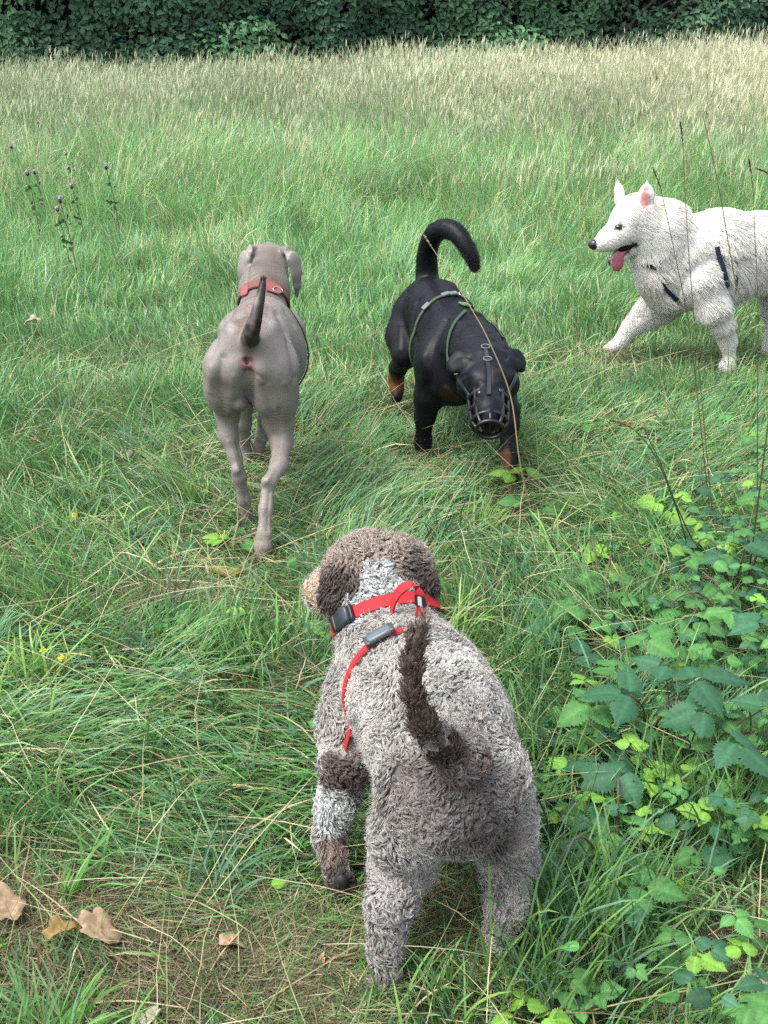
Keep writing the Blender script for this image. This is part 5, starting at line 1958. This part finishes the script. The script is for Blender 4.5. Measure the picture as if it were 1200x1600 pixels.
def stalks():
    br, gn, st = (0.10, 0.075, 0.045), (0.09, 0.12, 0.05), (0.32, 0.24, 0.12)
    g = 'tall dry grass stems in front of the white dog'
    A = stalk
    A('grass_stem', [(1112, 830, 2.95), (1092, 640, 2.9), (1075, 500, 2.88), (1055, 400, 2.86), (1036, 310, 2.84), (1030, 288, 2.83), (1020, 262, 2.82)], 'thin dark grass stem with a brown seed head just behind the white dog\'s ear', 'grass stem', g, br, .0012, .055)
    A('grass_stem', [(1116, 835, 2.96), (1098, 640, 2.93), (1083, 480, 2.92), (1075, 380, 2.9), (1070, 290, 2.9), (1067, 225, 2.89), (1063, 190, 2.88)], 'tallest brown-headed grass stem, rising straight before the white dog\'s shoulder', 'grass stem', g, br, .0012, .06)
    A('grass_stem', [(1215, 548, 2.55), (1178, 505, 2.6), (1152, 452, 2.62), (1148, 435, 2.62), (1138, 380, 2.62), (1128, 320, 2.62), (1112, 240, 2.62), (1098, 180, 2.62)], 'green grass stem with a sharp kink crossing the white dog\'s flank', 'grass stem', g, gn, .0016)
    A('grass_stem', [(1183, 800, 3.1), (1184, 600, 3.05), (1184, 470, 3.03), (1180, 380, 3.0), (1176, 290, 3.0), (1170, 248, 2.98)], 'brown-headed grass stem nearest the right edge, crossing the white dog\'s back', 'grass stem', g, br, .0012, .045)
    A('grass_stem', [(1215, 800, 3.1), (1212, 450, 3.05), (1210, 320, 3.0), (1202, 275, 3.0), (1182, 263, 2.98)], 'grass stem whose bent brown head leans in from the right edge', 'grass stem', g, br, .0012, .055)
    A('grass_stem', [(1125, 925, 2.65), (1085, 850, 2.62), (1055, 785, 2.6), (1035, 730, 2.6), (1012, 682, 2.6), (1007, 668, 2.6)], 'dark stem ending in a small round brown knot below the white dog', 'dock stem', 'dark dock stems by the brambles', (0.05, 0.06, 0.035), .0018, .02, (0.16, 0.09, 0.05), .007)
    A('grass_stem', [(1090, 925, 2.68), (1068, 830, 2.62), (1048, 770, 2.6), (1025, 715, 2.6), (1000, 680, 2.6), (978, 664, 2.6), (955, 657, 2.6)], 'dark stem with a drooping line of brown knots between the black and white dogs', 'dock stem', 'dark dock stems by the brambles', (0.05, 0.06, 0.035), .0018, .06, (0.16, 0.09, 0.05), .006)
    A('grass_stem', [(830, 800, 3.0), (812, 720, 2.9), (798, 620, 2.88), (765, 535, 2.86), (735, 480, 2.86), (700, 425, 2.86), (662, 367, 2.86)], 'thin straw stem with a pale head bending across the black dog', 'grass stem', None, (0.42, 0.32, 0.18), .0017, .03, (0.45, 0.34, 0.22), .003)
    A('grass_stem', [(846, 810, 3.0), (842, 740, 2.98), (836, 640, 2.96), (832, 560, 2.95), (828, 500, 2.95)], 'fine pale green stem standing just right of the black dog', 'grass stem', None, (0.2, 0.26, 0.12), .0010, .05, (0.35, 0.38, 0.24), .003)
    A('grass_stem', [(70, 858, 2.95), (60, 800, 2.93), (52, 750, 2.92), (48, 715, 2.92), (62, 672, 2.92)], 'thin dark stem with a dry tip standing alone at the left edge', 'grass stem', None, (0.06, 0.05, 0.03), .0013, .03, (0.3, 0.22, 0.14), .006)
    A('grass_stem', [(296, 1525, 1.4), (285, 1490, 1.39), (272, 1440, 1.38), (262, 1385, 1.37)], 'thin dark twig-like stem sticking up from bare soil at lower left', 'grass stem', None, (0.06, 0.045, 0.04), .0009)
    A('grass_stem', [(850, 1345, 1.62), (858, 1310, 1.5), (848, 1262, 1.47), (818, 1220, 1.46)], 'single dark green blade curving up against the curly dog\'s right flank', 'grass blade', None, (0.035, 0.09, 0.035), .0022)
    A('grass_stem', [(1058, 1140, 1.9), (1056, 1100, 1.9), (1059, 1085, 1.9), (1057, 1060, 1.9), (1060, 1020, 1.9)], 'pale jointed straw standing among the bramble leaves', 'grass stem', None, (0.45, 0.38, 0.22), .0013)
    A('grass_stem', [(800, 1160, 1.95), (845, 1085, 1.95), (875, 1030, 1.95), (882, 985, 1.96), (900, 978, 1.97)], 'pale hooked straw rising beside the curly dog\'s back', 'grass stem', None, (0.45, 0.40, 0.25), .0011)
    for x0, y0, x1, y1, lab in ((110, 1572, 290, 1575, 'long thick straw lying level on the soil at bottom left'), (305, 1560, 380, 1450, 'thick straw slanting up from the bottom, left of the hind paw'),
                                (625, 1600, 705, 1535, 'broken straw leaning below the curly dog, between its hind paws'), (0, 855, 210, 860, 'long pale straw lying across the turf at the left edge'),
                                (1150, 1440, 1110, 1350, 'short thick straw in the dry patch at lower right'), (840, 1190, 860, 1100, 'fine straw propped up beside the curly dog\'s rump')):
        a, b = G(x0, y0, .02), G(x1, y1, .05)
        mid = (a + b) / 2 + np.array([0, 0, 0.012])
        V, fc = tube_data(spline([a, mid, b], 12), np.linspace(0.0019, 0.0012, 12), 6)
        mb = MB()
        mb.add(V, fc, (0.46, 0.36, 0.22))
        tag(mb.build('straw', M_straw), lab, 'straw', 'loose straws on the ground')


def flowers():
    # knapweed
    pos = [(18, 230), (5, 254), (60, 192), (112, 292), (94, 314), (90, 328), (147, 203), (159, 214), (166, 262), (103, 242), (9, 222), (27, 222), (43, 272), (54, 270),
           (955, 150), (1142, 192), (905, 200)]
    labs = ['knapweed with a purple head between two dark buds near the left edge', 'knapweed with a purple head almost cut off by the left edge', 'pale knapweed head standing highest of the left-hand flowers', 'brightest purple knapweed head, low among the left-hand flowers', 'pale purple knapweed head just below and left of the brightest one', 'lowest knapweed head of all, greyish purple, at the left', 'upper of two close dark knapweed heads, right of the others at left', 'lower of two close dark knapweed heads, right of the others at left', 'lone pale knapweed head, furthest right of the left-hand flowers', 'small faded knapweed head in the middle of the left-hand flowers', 'dark knapweed bud to the left of the purple head near the left edge', 'dark knapweed bud to the right of the purple head near the left edge', 'knapweed bud on the left of a pair low at the left', 'knapweed bud on the right of a pair low at the left', 'small purple flower in straw coloured grass, far up near the hedge', 'small purple flower in the long grass above the white dog\'s back', 'small purple flower in the long grass above the white dog\'s nose']
    proto = None
    for k, (x, y) in enumerate(pos):
        z = rng.uniform(0.40, 0.52) if y > 185 else rng.uniform(0.55, 0.7)
        c = G(x, y, z)
        if proto is None:
            e = empty('knapweed', (c[0], c[1], 0), labs[0], 'wildflower', 'purple knapweed flowers in the long grass')
            mb = MB()
            V, fc = tube_data(spline([[c[0] + .05, c[1], 0], [c[0] + .04, c[1], c[2] * .5], [c[0], c[1], c[2]]], 12), np.linspace(.003, .0018, 12), 6)
            mb.add(V, fc, (0.05, 0.09, 0.04))
            m = 14
            lc = np.c_[c[0] + rng.normal(0.03, .02, m), c[1] + rng.normal(0, .02, m), c[2] * rng.uniform(.2, .9, m)]
            leaf_cloud(mb, lc, unit(rng.normal(0, 1, (m, 3))), rng.uniform(.01, .022, m), np.tile([0.06, 0.13, 0.05], (m, 1)))
            s_ = mb.build('stem', M_stem, e)
            mb = MB()
            V, fc = ball_data(c, 0.010, 10, 8, (1, 1, 1.2))
            mb.add(V, fc, (0.03, 0.035, 0.03))
            m = 60
            u = unit(rng.normal(0, 1, (m, 3)) + np.array([0, -0.2, 1.2]))
            leaf_cloud(mb, c + np.array([0, 0, 0.010]) + u * rng.uniform(.004, .018, (m, 1)), u, rng.uniform(.004, .008, m), np.array([0.42, 0.24, 0.42]) * rng.uniform(.7, 1.3, (m, 1)))
            h_ = mb.build('flower_head', M_stem, e)
            proto, pc = (e, s_, h_), c
        else:
            e = proto[0].copy()
            SC.collection.objects.link(e)
            for ch in proto[1:]:
                o = ch.copy()
                SC.collection.objects.link(o)
                o.parent = e
            e['label'] = labs[k]
            e.location = (c[0], c[1], 0)
            sc = c[2] / pc[2]
            e.scale = (1, 1, sc)
            e.rotation_euler = (0, 0, rng.uniform(-0.6, 0.6))
    # yellow flowers
    for x, y, lab in ((97, 1028, 'brightest yellow flower cluster in the turf near the left edge'), (68, 1016, 'yellow flower cluster just left of the brightest one'), (116, 806, 'single small yellow flower in turf left of the grey dog\'s hind paws')):
        c = G(x, y, 0.09)
        e = empty('yellow_flower', (c[0], c[1], 0), lab, 'wildflower', 'small yellow flowers in the turf')
        mb = MB()
        V, fc = tube_data(spline([[c[0], c[1], 0], [c[0] + .004, c[1], .05], [c[0], c[1], c[2]]], 8), .0009, 5)
        mb.add(V, fc, (0.09, 0.14, 0.05))
        mb.build('stem', M_stem, e)
        mb = MB()
        m = 46
        u = unit(rng.normal(0, 1, (m, 3)))
        leaf_cloud(mb, c + u * rng.uniform(.001, .009, (m, 1)), unit(u + np.array([0, -.3, 1])), rng.uniform(.0025, .005, m), np.array([0.75, 0.55, 0.03]) * rng.uniform(.8, 1.2, (m, 1)))
        mb.build('petals', M_stem, e)

#PLANTS_END#

# ------------------------------------------------------------------ build
if True:
    near_grass()
    mid_grass()
    far_grass()
if True:
    hedge()
if True:
    curly_dog()
    grey_dog()
    black_dog()
    white_dog()
if True:
    sprigs()
    undergrowth()
    dead_leaves()
    stalks()
    flowers()
